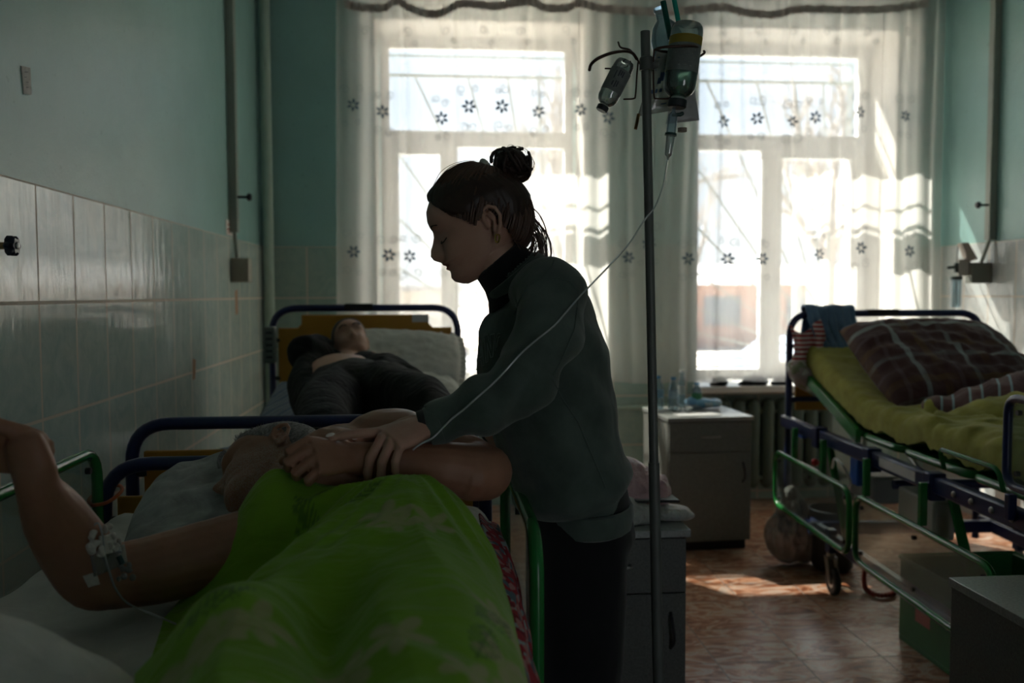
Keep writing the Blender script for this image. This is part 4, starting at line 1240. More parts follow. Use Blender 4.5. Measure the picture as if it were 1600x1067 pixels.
# blue towel over the headboard corner
M_towel = fabric('blue_terry', (0.10, 0.17, 0.28), col2=(0.13, 0.22, 0.34), wscale=260, weave=.8, fold=.3)
hb_l = RB.w(0.07, 0, 1.30)
m = MB()
def tf(i, j):
    # i across, j from back hem over the tube to the front hem
    s = (j-.3)*.62
    X = 1.862+i*.27*(1-.18*j)+.035*j; yf = 4.33-.04*i*.3
    zt = 1.321
    if s < 0: y = yf+.03; z = zt+s
    elif s < .06: a = s/.06*PI; y = yf+.03*math.cos(a); z = zt+.012*math.sin(a)
    else:
        y = yf-.035-(s-.06)*.42; z = zt-(s-.06)*.80-.03*math.sin(i*3)*(s > .3)
    fo = .018*math.sin(i*19+j*2.5)*min(1, abs(s)*6)+.010*sn(i*5, j*6)
    return (X+.012*math.sin(j*9), y-abs(fo)*.8-.0, z+.01*sn(i*4, j*3)-.0)
m.grid(tf, 60, 70)
o = tag(m.build('towel', M_towel, recalc=False), 'blue terry towel draped over the left corner of the right bed headboard', 'towel'); sd = o.modifiers.new('s', 'SOLIDIFY'); sd.thickness = .008
# red striped cloth
M_rs = stripe_cloth('red_white_stripes', [(0.38, 0.035, 0.04), (0.62, 0.50, 0.48)], 14, 0.0, 'Z', dist=.6)
m = MB()
def sf(i, j):
    u = 1233+i*48+8*math.sin(j*3); v = 508+j*72+12*math.sin(i*4)*(1-j*.3)
    p = P(u, v, y=4.22-.05*j+.02*math.sin(i*11+j*4)+.012*sn(i*5, j*5)); return p
m.grid(sf, 36, 36)
o = tag(m.build('striped_cloth', M_rs, recalc=False), 'red and white striped cloth stuffed beside the blue towel', 'cloth'); sd = o.modifiers.new('s', 'SOLIDIFY'); sd.thickness = .008
# pale flowered bag on the raised green frame
q = MB(); q.ball(P(1262, 590, y=4.16), (.085, .06, .045), rotm(0, .5, 0)); q.ball(P(1282, 606, y=4.10), (.05, .05, .035)); q.ball(P(1248, 575, y=4.18), (.035, .04, .03))
me = sculpt(q, .007, 3, wf)
def bagm(name, cols, scale, rough=.35, al=None):
    t = NT(name); v = t.coords(); vo = t.node('ShaderNodeTexVoronoi'); vo.inputs['Scale'].default_value = scale; t.link(v, vo.inputs['Vector'])
    s = t.node('ShaderNodeSeparateXYZ'); t.link(vo.outputs['Color'], s.inputs[0])
    c = t.ramp(s.outputs[0], [(i/len(cols), c) for i, c in enumerate(cols)], 'CONSTANT')
    nm = t.bump(t.noise(v, 34, 4, .6, 2), .9, .012); t.bsdf(c, rough, 0, .5, nm); return t.mat
me.materials.clear(); me.materials.append(bagm('pale_flowered_film', [(0.42, 0.42, 0.38), (0.30, 0.24, 0.22), (0.48, 0.47, 0.44), (0.18, 0.20, 0.10)], 28))
tag(link('flowered_bag', me), 'pale flowered bag lying at the top of the raised green bed frame', 'bag')

# under the right bed: bags, bin, green crate, red hose
def film(name, col, rough=.35, fold=1.0, sc=26): 
    t = NT(name); v = t.coords(); c = t.ramp(t.noise(v, 8, 4), [(.3, tuple(x*.8 for x in col)), (.7, col)])
    nm = t.bump(t.noise(v, sc, 5, .6, 2.2), fold, .016); t.bsdf(c, rough, 0, .5, nm, **{'Subsurface__Weight': 0.1, 'Subsurface__Scale': 0.02}); return t.mat
M_bag = film('cloudy_plastic_film', (0.33, 0.30, 0.28))
q = MB(); b = P(1232, 868, z=0.05); q.ball(b+V(0, 0, .09), (.105, .09, .125)); q.ball(b+V(.09, .02, .07), (.07, .08, .11)); q.ball(b+V(.05, .01, .21), (.04, .035, .10)); q.ball(b+V(.02, .0, .30), (.022, .02, .05))
q.tube([b+V(.03, 0, .12), b+V(.01, 0, .22), b+V(.0, 0, .33)], [(.085, .07), (.05, .045), (.025, .02)], 16, round_caps=True)
def bagf(co, no):
    c2 = co+no*(0.022*(1-2.2*np.abs(fbm(co, 16, 3, (2, 3, 4), (1.2, 1.2, .35))))*(.35+sstep(co[:, 2], .03, .2)))[:, None]; c2[:, 2] = np.maximum(.003, c2[:, 2]); return c2
me = sculpt(q, .006, 3, bagf)
me.materials.clear(); me.materials.append(M_bag)
tag(link('plastic_bag', me), 'cloudy beige plastic bag on the floor under the head of right bed', 'bag')
bin_c = P(1300, 888, z=0.0)
bn_ = thing('waste_bin', 'dark round waste bin under the right bed beside the caster', 'waste bin', bin_c)
MB().lathe([(.0, 0.0), (.085, 0.0), (.10, .02), (.115, .30), (.12, .31), (.113, .312), (.098, .03), (0, .02)], bin_c, (0, 0, 1), 32).build('body', plain('charcoal_plastic', (0.035, 0.037, 0.036), .5), bn_)
cr = thing('crate', 'green plastic crate on the floor under the right bed', 'crate', (2.05, 3.0, 0))
M_crate = plain('green_crate_plastic', (0.02, 0.16, 0.04), .4)
cm_ = MB(); cm_.box2((1.86, 2.72, 0.02), (1.872, 3.32, .34)); cm_.box2((2.33, 2.72, .02), (2.342, 3.32, .34)); cm_.box2((1.872, 2.72, .02), (2.33, 2.732, .34)); cm_.box2((1.872, 3.308, .02), (2.33, 3.32, .34)); cm_.box2((1.86, 2.72, .0), (2.342, 3.32, .02))
cm_.build('body', M_crate, cr, bevel=.003)
MB().tube(rloop([(1.855, 2.715, .34), (2.347, 2.715, .34), (2.347, 3.325, .34), (1.855, 3.325, .34)], .02, 3), .008, 8, close=True).build('rim', M_crate, cr)
g = MB(); g.box2((1.8585, 3.10, .12), (1.8598, 3.20, .20)); g.build('sticker', plain('red_white_sticker', (0.55, 0.20, 0.18), .5), cr, smooth=False)
# coiled red hose
hc = P(1372, 928, z=.012); R_ = random.Random(2)
pts = [P(1352, 885, z=.10), P(1350, 905, z=.05), P(1354, 921, z=.016), P(1372, 930, z=.014), P(1395, 928, z=.014), P(1396, 918, z=.018), P(1388, 910, z=.03)]
pts = smooth_path(pts, 14); rs = [.0105+.003*math.sin(i*2.1) for i in range(len(pts))]
tag(MB().tube(pts, rs, 10).build('coiled_hose', plain('red_orange_hose', (0.42, 0.035, 0.012), .35)), 'red coiled hose on the floor by the right bed caster', 'hose')

# far bedside cabinet top: bottles, wipes, glasses, paper
M_pet = glassy('bottle_plastic', (0.72, 0.84, 0.90), 0.06, .05, .18, (0.5, 0.6, 0.65))
M_cap = plain('blue_cap', (0.03, 0.20, 0.42), .4)
def bottle(x, y, z, h, r, label, bl=(0.20, 0.38, 0.50), group='water bottles on the far cabinet', cap=M_cap):
    t = thing('water_bottle', label, 'bottle', (x, y, z), group)
    MB().lathe([(0, 0), (r*.9, .0), (r, .008), (r, h*.28), (r*.93, h*.31), (r, h*.34), (r, h*.60), (r*.85, h*.72), (r*.42, h*.86), (.013, h*.89), (.013, h*.94)], (x, y, z), (0, 0, 1), 24).build('body', M_pet, t)
    MB().lathe([(r*1.01, h*.36), (r*1.012, h*.37), (r*1.012, h*.57), (r*1.01, h*.58)], (x, y, z), (0, 0, 1), 24, cap=False).build('wrapper', plain('bottle_wrapper', bl, .5), t)
    MB().lathe([(0, h*.93), (.0155, h*.93), (.0155, h*.995), (.013, h), (0, h)], (x, y, z), (0, 0, 1), 20).build('cap', cap, t)
T1 = .7365
bottle(1.275, 4.93, T1, .19, .030, 'small water bottle leftmost on the far cabinet beside the drip pole')
bottle(1.355, 4.90, T1, .185, .029, 'small blue-capped water bottle in the middle of the far cabinet bottles', (0.30, 0.42, 0.5))
bottle(1.50, 4.92, T1, .15, .030, 'short water bottle with green wrapper just behind the blue wipes packet', (0.05, 0.25, 0.10))
bottle(1.425, 4.97, T1, .22, .022, 'slim tall pale bottle standing at the back of the far cabinet', (0.45, 0.50, 0.48), cap=M_pvc)
q = MB(); wx = P(1098, 630, z=T1+.03); q.ball(wx, (.095, .055, .030), rotm(0, 0, -.1)); q.ball(wx+V(-.06, .01, .008), (.045, .045, .028)); q.ball(wx+V(.07, 0, 0), (.04, .045, .028))
me = sculpt(q, .005, 3, lambda co, no: np.c_[(co+no*(.004*fbm(co, 30, 2))[:, None])[:, :2], np.maximum(T1+.001, (co+no*(.004*fbm(co, 30, 2))[:, None])[:, 2])])
me.materials.clear(); me.materials.append(bagm('blue_printed_film', [(0.12, 0.32, 0.55), (0.30, 0.52, 0.70), (0.45, 0.58, 0.66), (0.15, 0.38, 0.60)], 22, .25))
tag(link('wipes_packet', me), 'soft light blue packet of wipes on the far bedside cabinet', 'packet')
g = thing('spectacles', 'pair of spectacles lying among the bottles on far cabinet', 'spectacles', (1.36, 4.72, T1))
for dx in (-.035, .035):
    MB().tube([(1.36+dx+.024*math.cos(a), 4.72, T1+.024+.02*math.sin(a)) for a in np.linspace(0, 2*PI, 20, endpoint=False)], .0022, 6, close=True).build('rim', M_rubber, g)
    MB().tube([(1.36+dx*1.7, 4.72, T1+.03), (1.36+dx*1.7, 4.80, T1+.03), (1.36+dx*1.6, 4.85, T1+.006)], .0018, 6).build('temple', M_rubber, g)
MB().tube([(1.349, 4.72, T1+.03), (1.36, 4.72, T1+.034), (1.371, 4.72, T1+.03)], .002, 6).build('bridge', M_rubber, g)
m = MB(); m.box((1.42, 4.665, T1+.0015), (.24, .12, .002), rotm(0, 0, .12)); tag(m.build('paper_sheet', plain('white_paper', (0.62, 0.62, 0.60), .6), smooth=False), 'white paper lying at the front edge of far cabinet top', 'paper')

# near cabinet top: pink bag, white bag, packet, phone
q = MB(); b0 = P(1003, 755, y=2.68)
q.ball(b0+V(-.03, 0, -.025), (.095, .075, .075)); q.ball(b0+V(.035, 0, -.03), (.055, .06, .06)); q.ball(b0+V(-.075, 0, .05), (.030, .03, .05), rotm(0, -.3, 0)); q.ball(b0+V(-.04, 0, .03), (.045, .04, .05))
zt = .702
def flo(s, o, amp, zmin):
    def f(co, no):
        c2 = co+no*(amp*(1-2.2*np.abs(fbm(co, s, 3, (o, o, o)))))[:, None]; c2[:, 2] = np.maximum(zmin, c2[:, 2]); return c2
    return f
me = sculpt(q, .005, 3, flo(15, 3, .013, zt)); me.materials.clear(); me.materials.append(film('pink_plastic_film', (0.58, 0.38, 0.38), .3))
tag(link('pink_bag', me), 'crumpled pink plastic bag on the dark cabinet behind the drip pole', 'bag')
q = MB(); b0 = P(995, 800, y=2.60); q.ball(b0+V(-.03, 0, 0), (.07, .05, .042)); q.ball(b0+V(.01, .01, -.01), (.05, .05, .035))
me = sculpt(q, .004, 3, flo(22, 5, .010, zt)); me.materials.clear(); me.materials.append(film('white_plastic_film', (0.50, 0.52, 0.46), .3))
tag(link('white_bag', me), 'small crumpled white bag in front of the pink bag', 'bag')
q = MB(); b0 = P(1045, 796, y=2.62); q.ball(V(b0[0], b0[1], zt+.020), (.070, .05, .020)); q.ball(V(b0[0]+.045, b0[1], zt+.012), (.035, .035, .012))
me = sculpt(q, .004, 3, flo(18, 8, .005, zt)); me.materials.clear(); me.materials.append(film('white_packet_film', (0.50, 0.50, 0.46), .35))
tag(link('white_packet', me), 'flat white packet under the smartphone on the dark cabinet', 'packet')
ph_ = thing('smartphone', 'dark smartphone in a pale case lying on the white packet', 'smartphone', (b0[0]-.01, b0[1], zt+.046))
pc = P(1022, 779, y=2.62); PR_ = rotm(.05, .04, .1)
MB().box(pc, (.145, .070, .008), PR_).build('case', M_rubber, ph_, bevel=.003)
MB().box(pc+V(.0, 0, .0045), (.138, .064, .001), PR_).build('screen', plain('phone_glass', (0.30, 0.31, 0.32), .08), ph_, smooth=False)
k_ = P(1022, 786, y=2.63); q = MB(); q.ball(V(k_[0]-.03, k_[1]+.01, zt+.028), (.10, .045, .020))
# objects on the sill of window 2
for (u, w_, lab, cat) in ((1125, .05, 'small dark lump leftmost on the right window sill', 'bag'), (1180, .085, 'largest black cloth bundle on the right window sill', 'bundle'), (1222, .055, 'dark bundle on the sill next to the right bed headboard', 'bundle')):
    p_ = P(u, 594, y=5.60); q = MB(); q.ball(V(p_[0], 5.61, .79+.03), (w_, .03, .032)); q.ball(V(p_[0]+w_*.5, 5.61, .79+.02), (w_*.6, .03, .022)); q.ball(V(p_[0]-w_*.7, 5.61, .79+.012), (w_*.6, .025, .014))
    me = sculpt(q, .006, 2, flo(20, u, .006, .792)); me.materials.clear(); me.materials.append(M_black); tag(link('cloth_bundle', me), lab, cat, 'dark bundles on the right window sill')
# ================================================================ PEOPLE
def interp(xs, ys, x): return np.interp(x, xs, ys)
FEM = dict(
    front=[(-.088, .086), (-.082, .098), (-.072, .110), (-.062, .1135), (-.053, .110), (-.047, .109), (-.041, .117), (-.0355, .1105), (-.030, .1195), (-.023, .1105), (-.012, .106), (.0, .103), (.015, .102), (.028, .102), (.038, .104), (.048, .108), (.062, .1075), (.08, .101), (.095, .088), (.108, .068), (.118, .042), (.126, .0)],
    back=[(-.088, .058), (-.075, .030), (-.060, -.008), (-.045, -.040), (-.03, -.062), (-.01, -.080), (.02, -.090), (.05, -.088), (.08, -.072), (.10, -.050), (.118, -.022), (.126, 0)],
    half=[(-.088, .014), (-.082, .026), (-.070, .040), (-.055, .050), (-.035, .058), (-.01, .066), (.02, .072), (.05, .074), (.08, .066), (.10, .052), (.115, .033), (.126, .004)],
    nose=[(-.027, 0), (-.022, .012), (-.014, .024), (-.004, .029), (.006, .026), (.016, .017), (.028, .008), (.040, .001), (.045, 0)])
MAL = dict(
    front=[(-.092, .080), (-.085, .097), (-.074, .108), (-.064, .111), (-.055, .107), (-.049, .106), (-.043, .110), (-.036, .108), (-.030, .112), (-.022, .109), (-.012, .105), (.0, .102), (.015, .101), (.028, .102), (.040, .108), (.05, .110), (.065, .106), (.082, .098), (.095, .086), (.108, .066), (.118, .042), (.126, .0)],
    back=[(-.092, .045), (-.078, .018), (-.062, -.015), (-.045, -.048), (-.03, -.068), (-.01, -.084), (.02, -.092), (.05, -.090), (.08, -.074), (.10, -.050), (.118, -.022), (.126, 0)],
    half=[(-.092, .018), (-.085, .034), (-.072, .048), (-.055, .058), (-.035, .066), (-.01, .071), (.02, .076), (.05, .077), (.08, .068), (.10, .053), (.115, .034), (.126, .004)],
    nose=[(-.028, 0), (-.020, .015), (-.010, .027), (.0, .027), (.012, .020), (.025, .011), (.038, .003), (.045, 0)])

def head_surface(prof, h, th):
    """h: height, th: angle, 0 = face, +-pi = back; returns local (right, forward, up)"""
    f = interp(*zip(*prof['front']), h); b = interp(*zip(*prof['back']), h); w = interp(*zip(*prof['half']), h)
    # widest point sits behind the middle
    cy = b+(f-b)*0.42
    s, c = math.sin(th), math.cos(th)
    e = 2/2.35
    x = w*math.copysign(abs(s)**e, s)
    y = cy+((f-cy) if c > 0 else (cy-b))*math.copysign(abs(c)**e, c)
    if c > 0:
        n = interp(*zip(*prof['nose']), h)
        sg = 0.0095+0.006*math.exp(-((h+.010)/.010)**2)
        y += n*math.exp(-(x/sg)**2)
        for sx in (-1, 1):
            ex = abs(x-sx*.034)
            y -= .012*math.exp(-(ex/.016)**2-((h-.022)/.013)**2)       # socket
            y += .0075*math.exp(-(ex/.0135)**2-((h-.018)/.0095)**2)      # lid over the eyeball
            y -= .0028*math.exp(-(ex/.014)**2-((h-.0105)/.0022)**2)     # lash crease
            y += .004*math.exp(-(ex/.018)**2-((h-.041)/.007)**2)        # brow
            y += .004*math.exp(-((abs(x)-.042)/.014)**2-((h+.012)/.016)**2)  # cheek
            y -= .0018*math.exp(-((abs(x)-.012-.3*(-.016-h))/.003)**2-((h+.030)/.014)**2)  # nose-mouth fold
        y -= .0045*math.exp(-((h+.0375)/.0018)**2)*math.exp(-(x/.022)**4)   # mouth line
        y -= .010*(abs(x)/.05)**2*math.exp(-((h+.045)/.03)**2)             # mouth curves back
    return np.array([x, y, h])

def add_head(mb, prof, R, c, nh=84, nt=96, ears=True):
    hs = [prof['front'][0][0]+(.126-prof['front'][0][0])*i/nh for i in range(nh+1)]
    rings = [[R @ head_surface(prof, h, -PI+2*PI*j/nt)+c for j in range(nt)] for h in hs]
    mb.loft(rings)
    if ears:
        for s in (-1, 1):
            ew = interp(*zip(*prof['half']), 0.0)
            base = V(s*(ew+.001), -.006, .0)
            # ear shell, rim and lobe
            def L(x, y, z): return R @ (base+V(s*x, y, z))+c
            mb.tube([L(0, .010, -.006), L(.004, .012, .012), L(.009, .007, .027), L(.013, -.006, .031), L(.016, -.018, .022), L(.015, -.021, .006), L(.010, -.014, -.012), L(.005, -.004, -.024), L(.002, .004, -.026)], [.0035, .004, .0042, .0045, .0045, .0042, .004, .0055, .0045], 8, round_caps=True)
            mb.tube([L(.002, .004, .018), L(.008, -.006, .020), L(.009, -.010, .006), L(.004, -.004, -.012)], [.003, .003, .003, .003], 8, round_caps=True)
            mb.tube([L(0, -.002, .015), L(.003, -.008, .0), L(0, 0, -.016)], [(.010, .004)]*3, 8, round_caps=True)

def hand(mb, wrist, d, nrm, side, curls, size=1.0, spread=6, thumb=(0.5, 0.75, 0.25, 20), finger_dirs=None):
    """d: wrist->knuckles, nrm: out of the back of the hand, side: +1/-1 which lateral side the thumb is on;
       curls: four (knuckle, middle, tip) bends in degrees towards the palm. returns finger tips"""
    wrist = np.asarray(wrist, float); d = unit(d); nrm = unit(np.asarray(nrm)-d*np.dot(nrm, d)); lat = np.cross(d, nrm)*side
    k = size
    st = [(0.0, .027, .019), (.02, .029, .018), (.045, .036, .017), (.07, .041, .015), (.088, .040, .0125)]
    rings = []
    for t, a, b in st:
        rings.append([wrist+d*t*k+lat*(a*k*math.cos(q))+nrm*(b*k*math.sin(q)) for q in [2*PI*j/16 for j in range(16)]])
    mb.loft(rings)
    tips = []
    offs = (.030, .0105, -.0095, -.028); L0 = (.078, .086, .080, .062); rr = (.0092, .0095, .009, .008); kn = (.086, .092, .088, .080)
    for i in range(4):
        a0, a1, a2 = [math.radians(q) for q in curls[i]]
        sp = math.radians(spread*(1.5-i)) if finger_dirs is None else math.radians(finger_dirs[i])
        p = wrist+d*kn[i]*k+lat*offs[i]*k
        fd = unit(d*math.cos(sp)+lat*math.sin(sp)); cur = 0.0
        pts = [p-d*.02*k, p]; lens = (L0[i]*.47, L0[i]*.30, L0[i]*.25)
        rad = [rr[i]*1.05*k, rr[i]*1.1*k]
        ax = np.cross(fd, nrm)
        for a, L, q in zip((a0, a1, a2), lens, (1.0, .92, .80)):
            cur += a
            dd = fd*math.cos(cur)-nrm*math.sin(cur)
            mid = p+dd*L*k*.5; p = p+dd*L*k
            pts += [mid, p]; rad += [rr[i]*q*.93*k, rr[i]*q*.98*k]
        mb.tube(pts, rad, 10, round_caps=True, up=nrm)
        tips.append((p, dd, unit(nrm*math.cos(cur)+fd*math.sin(cur))))
    ta, tb, tc, bend = thumb
    p0 = wrist+d*.018*k+lat*.022*k
    td = unit(d*ta+lat*tb-nrm*tc)
    p1 = p0+td*.042*k; b = math.radians(bend)
    td2 = unit(td*math.cos(b)+(d-nrm*0.2)*math.sin(b)); p2 = p1+td2*.034*k; td3 = unit(td2*math.cos(b)+(d-nrm*.2)*math.sin(b)); p3 = p2+td3*.026*k
    mb.tube([p0, (p0+p1)/2, p1, p2, p3], [.015*k, .0145*k, .0115*k, .0105*k, .009*k], 10, round_caps=True)
    tips.append((p3, td3, unit(nrm-td3*np.dot(nrm, td3))))
    return tips

def nail(tip, mat, parent, w=.0055, L=.008, r=.0075):
    p, d, n = tip; s = np.cross(d, n)
    rot = np.array([s, d, n]).T
    m = MB().ball(p+n*(r-.0008)+d*.001, (w, L, .0022), rot, 12, 6)
    return m.build('fingernail', mat, parent)

def skin_mat(name, col, col2, rough=0.5, extra=None):
    t = NT(name); v = t.coords()
    c = t.ramp(t.noise(v, 16, 5, 0.6), [(0.3, col), (0.7, col2)])
    if extra == 'lips':
        at = t.node('ShaderNodeAttribute', _attribute_name='tint')
        c = t.mix(at.outputs['Fac'], c, (0.30, 0.085, 0.075))
    if extra == 'stubble':
        at = t.node('ShaderNodeAttribute', _attribute_name='tint')
        f = t.math('MULTIPLY', at.outputs['Fac'], t.ramp(t.noise(v, 420, 2, 0.7), [(0.42, (0, 0, 0)), (0.6, (1, 1, 1))]))
        c = t.mix(f, c, (0.45, 0.43, 0.40))
    nm = t.bump(t.noise(v, 260, 3, 0.6), 0.18, 0.001)
    nm = t.bump(t.noise(v, 38, 3, 0.5), 0.12, 0.004, nm)
    t.bsdf(c, rough, 0, 0.4, nm, **{'Subsurface__Weight': 0.08, 'Subsurface__Scale': 0.01})
    return t.mat
M_skinW = skin_mat('skin_woman', (0.44, 0.25, 0.18), (0.52, 0.31, 0.23), 0.48, 'lips')
M_skinP = skin_mat('skin_patient', (0.28, 0.135, 0.08), (0.35, 0.175, 0.105), 0.5, 'stubble')
M_skinB = skin_mat('skin_bystander', (0.44, 0.25, 0.17), (0.52, 0.30, 0.22), 0.5)
M_nail = plain('pale_nail_polish', (0.75, 0.66, 0.60), 0.25)
M_nailp = plain('bare_nail', (0.50, 0.33, 0.27), 0.35)

def set_tint(me, fn):
    n = len(me.vertices); co = np.empty(n*3); me.vertices.foreach_get('co', co); co = co.reshape(-1, 3)
    a = me.attributes.new('tint', 'FLOAT', 'POINT'); a.data.foreach_set('value', np.clip(fn(co), 0, 1).astype(np.float32))

def limb(mb, pts, rad, n=20, **kw):
    """smooth tapering limb through the given joints"""
    P_ = smooth_path(pts, 6); k = len(pts)
    rs = np.array([(q, q) if np.isscalar(q) else q for q in rad], float)
    t = np.linspace(0, k-1, len(P_))
    r0 = np.interp(t, range(k), rs[:, 0]); r1 = np.interp(t, range(k), rs[:, 1])
    return mb.tube(P_, list(zip(r0, r1)), n, round_caps=True, **kw)

# ---------------------------------------------------------------- standing woman
YW = 1.80
Wr = thing('person', 'standing woman in dark green sweatshirt and black trousers leaning over the sick man', 'person', (0.30, YW, 0))
WH_R = np.array([unit(V(.03, 1, -.01)), V(-.90, .03, -.437), V(-.437, .005, .90)]).T
q_, r_ = np.linalg.qr(WH_R); WH_R = q_*np.sign(np.diag(r_))
WH_C = V(.105, 1.80, 1.539)
def WH(x, y, z): return WH_R @ V(x, y, z)+WH_C
body = MB()
add_head(body, FEM, WH_R, WH_C)
# neck, then a slim body inside the clothes
limb(body, [WH(0, .02, -.045), P(775, 405, y=YW), P(803, 440, y=YW), P(830, 490, y=YW)], [.050, .052, .053, .05], up=(0, 1, 0))
limb(body, [P(840, 510, y=YW), P(850, 560, y=YW), P(872, 640, y=YW), P(900, 760, y=YW), P(908, 830, y=YW)], [(.05, .08), (.08, .12), (.075, .12), (.08, .13), (.085, .14)], up=(0, 1, 0))
SH_L, EL_L, WRI_L = P(866, 458, y=1.63), P(826, 594, y=1.535), P(672, 663, y=1.515)
SH_R, EL_R, WRI_R = P(838, 450, y=1.96), P(858, 600, y=2.06), P(772, 676, y=2.03)
limb(body, [P(842, 490, y=1.78), P(852, 475, y=1.70), SH_L, P(846, 525, y=1.58), EL_L, P(775, 624, y=1.52), P(728, 646, y=1.515), WRI_L], [.035, .038, .040, .036, .032, .030, .028, (.022, .026)])
limb(body, [P(842, 490, y=1.82), P(848, 466, y=1.95), P(864, 530, y=2.02), P(862, 596, y=2.06), P(812, 648, y=2.05), WRI_R], [.045, .042, .036, .032, .028, .025])
HIP = P(905, 815, y=YW)
for s in (-1, 1):
    hx = HIP+V(0.0, s*.085, .02); kn = V(.29, YW+s*.09, .50); an = V(.33, YW+s*.095, .09)
    limb(body, [hx, kn, an], [.075, .05, .036])
    limb(body, [an, V(.26, YW+s*.10, .035), V(.17, YW+s*.105, .03)], [.035, .032, .025])
# near hand resting on the sick man's forearm
dW = unit(V(-.80, -.55, -.20))
tipsL = hand(body, WRI_L, dW, (-0.08, -0.40, 0.90), 1, [(0, 6, 6), (52, 26, 12), (58, 26, 12), (60, 28, 12)], 1.0, 0, thumb=(.8, .55, .3, 8), finger_dirs=(32, 2, -6, -14))
# far hand on the bed rail
dW2 = unit(V(-.02, -.10, -.35)+V(.0, 0, 0))
tipsR = hand(body, WRI_R, unit(P(786, 706, y=2.0)-WRI_R), (-.85, -.35, .45), -1, [(35, 40, 25)]*4, 0.95, 4, thumb=(.8, .5, .1, 5))
wm = sculpt(body, 0.0020, 2, factor=0.4)
def wt(co):
    L = (co-WH_C) @ WH_R
    lip = np.exp(-((L[:, 2]+.036)/.0085)**4)*np.exp(-(L[:, 0]/.024)**4)*(L[:, 1] > .095)
    brow = 0*lip
    return 0.85*lip
set_tint(wm, wt)
wm.materials.clear(); wm.materials.append(M_skinW)
wbody = link('body', wm, Wr)
for t in tipsL[:4]: nail(t, M_nail, wbody)
nail(tipsL[4], M_nail, wbody)
M_lash = plain('dark_lashes', (0.02, 0.012, 0.01), 0.8)
for s in (-1, 1):
    pts = [WH_R @ (head_surface(FEM, .0105, math.asin(max(-1, min(1, 1))) * 0)*0 + V(s*x, y, z))+WH_C for x, y, z in ((.020, .098, .013), (.027, .1005, .0095), (.035, .100, .008), (.043, .094, .009), (.049, .0865, .013))]
    MB().tube(smooth_path(pts, 4), .0011, 6).build('eyelashes', M_lash, wbody)
    pts = [WH(s*x, y, z) for x, y, z in ((.016, .1045, .042), (.025, .1050, .0455), (.036, .1015, .0475), (.046, .093, .044))]
    MB().tube(smooth_path(pts, 4), [(.0022, .0008)]*13, 6).build('eyebrow', M_lash, wbody)

# turtleneck
def wv(u, v, y=YW): return P(u, v, y=y)
tn = MB()
a0, a1 = wv(780, 408), wv(810, 444)
dN = unit(a1-a0)
rings = []
for t, r0, r1 in ((-.006, .054, .052), (.0, .058, .056), (.012, .0595, .058), (.03, .062, .062), (.05, .070, .075), (.07, .085, .10)):
    s, u, d = frame_for(dN, (0, 1, 0)); c = a0+dN*t
    rings.append([c+s*(r0*math.cos(q)*1.02)+u*(r1*math.sin(q)) for q in [2*PI*j/32 for j in range(32)]])
tn.loft(rings, cap=False)
tno = tn.build('turtleneck', M_black, Wr); so = tno.modifiers.new('s', 'SOLIDIFY'); so.thickness = .003

# sweatshirt
def sweatshirt():
    m = MB()
    sp = [(812, 440, .064, .075), (828, 466, .098, .125), (838, 500, .116, .150), (845, 560, .133, .160), (855, 620, .135, .162), (872, 690, .124, .165), (888, 745, .116, .170), (899, 778, .104, .165)]
    limb(m, [wv(u, v) for u, v, a, b in sp], [(a, b) for u, v, a, b in sp], 36, up=(0, 1, 0))
    # shoulders and sleeves
    limb(m, [wv(842, 468, 1.74), P(865, 462, y=1.645), P(850, 524, y=1.585), P(826, 590, y=1.535), P(778, 622, y=1.52), P(730, 644, y=1.515), P(688, 661, y=1.52)], [.070, .060, .060, .056, .052, .045, .036], 28)
    limb(m, [wv(842, 464, 1.86), P(848, 460, y=1.95), P(866, 530, y=2.02), P(866, 600, y=2.06), P(810, 650, y=2.05), P(775, 676, y=2.04)], [.075, .065, .062, .060, .046, .034], 28)
    c0, c1 = P(900, 785, y=YW), P(904, 802, y=YW)
    return m
EL = P(843, 590, y=1.535); SHd = P(872, 450, y=1.645); HEM = P(899, 778, y=YW)
def swfold(co, no):
    off = np.zeros(len(co))
    # folds round the elbow, across the sleeve
    d1 = np.linalg.norm(co-EL, axis=1)
    off += 0.010*gauss(d1, .14)*np.sin(fbm(co, 5, 2)*7+(co[:, 0]*34-co[:, 2]*30))
    d2 = np.linalg.norm(co-P(735, 640, y=1.5), axis=1)
    off += 0.006*gauss(d2, .10)*np.sin(co[:, 0]*62+co[:, 2]*24+fbm(co, 6, 2, (4, 1, 2))*4)
    # armpit folds and long drape of the body
    d3 = np.linalg.norm(co-P(880, 560, y=1.66), axis=1)
    off += 0.007*gauss(d3, .16)*np.sin(co[:, 0]*40+co[:, 2]*55+fbm(co, 4, 2, (9, 1, 7))*5)
    body_w = sstep(co[:, 1], 1.58, 1.66)
    off += body_w*0.010*(1-np.abs(fbm(co, 5.5, 2, (3, 8, 1), (1.3, 1.0, 0.45)))*2)*0.6
    off += 0.005*fbm(co, 15, 3, (1, 5, 9))+0.006*(1-np.abs(fbm(co, 9, 2, (6, 1, 2), (.7, 1.2, 1)))*2)*gauss(d1, .25)
    # the ribbed hem pulls in and the cloth above it bags out
    ax = unit(P(899, 778, y=YW)-P(872, 690, y=YW))
    t = (co-HEM) @ ax
    off += body_w*(0.014*gauss(t+0.035, .022)-0.006*sstep(t, -.012, .0))
    # crew neck band
    return co+no*off[:, None]
sm_ = sculpt(sweatshirt(), 0.006, 6, swfold)
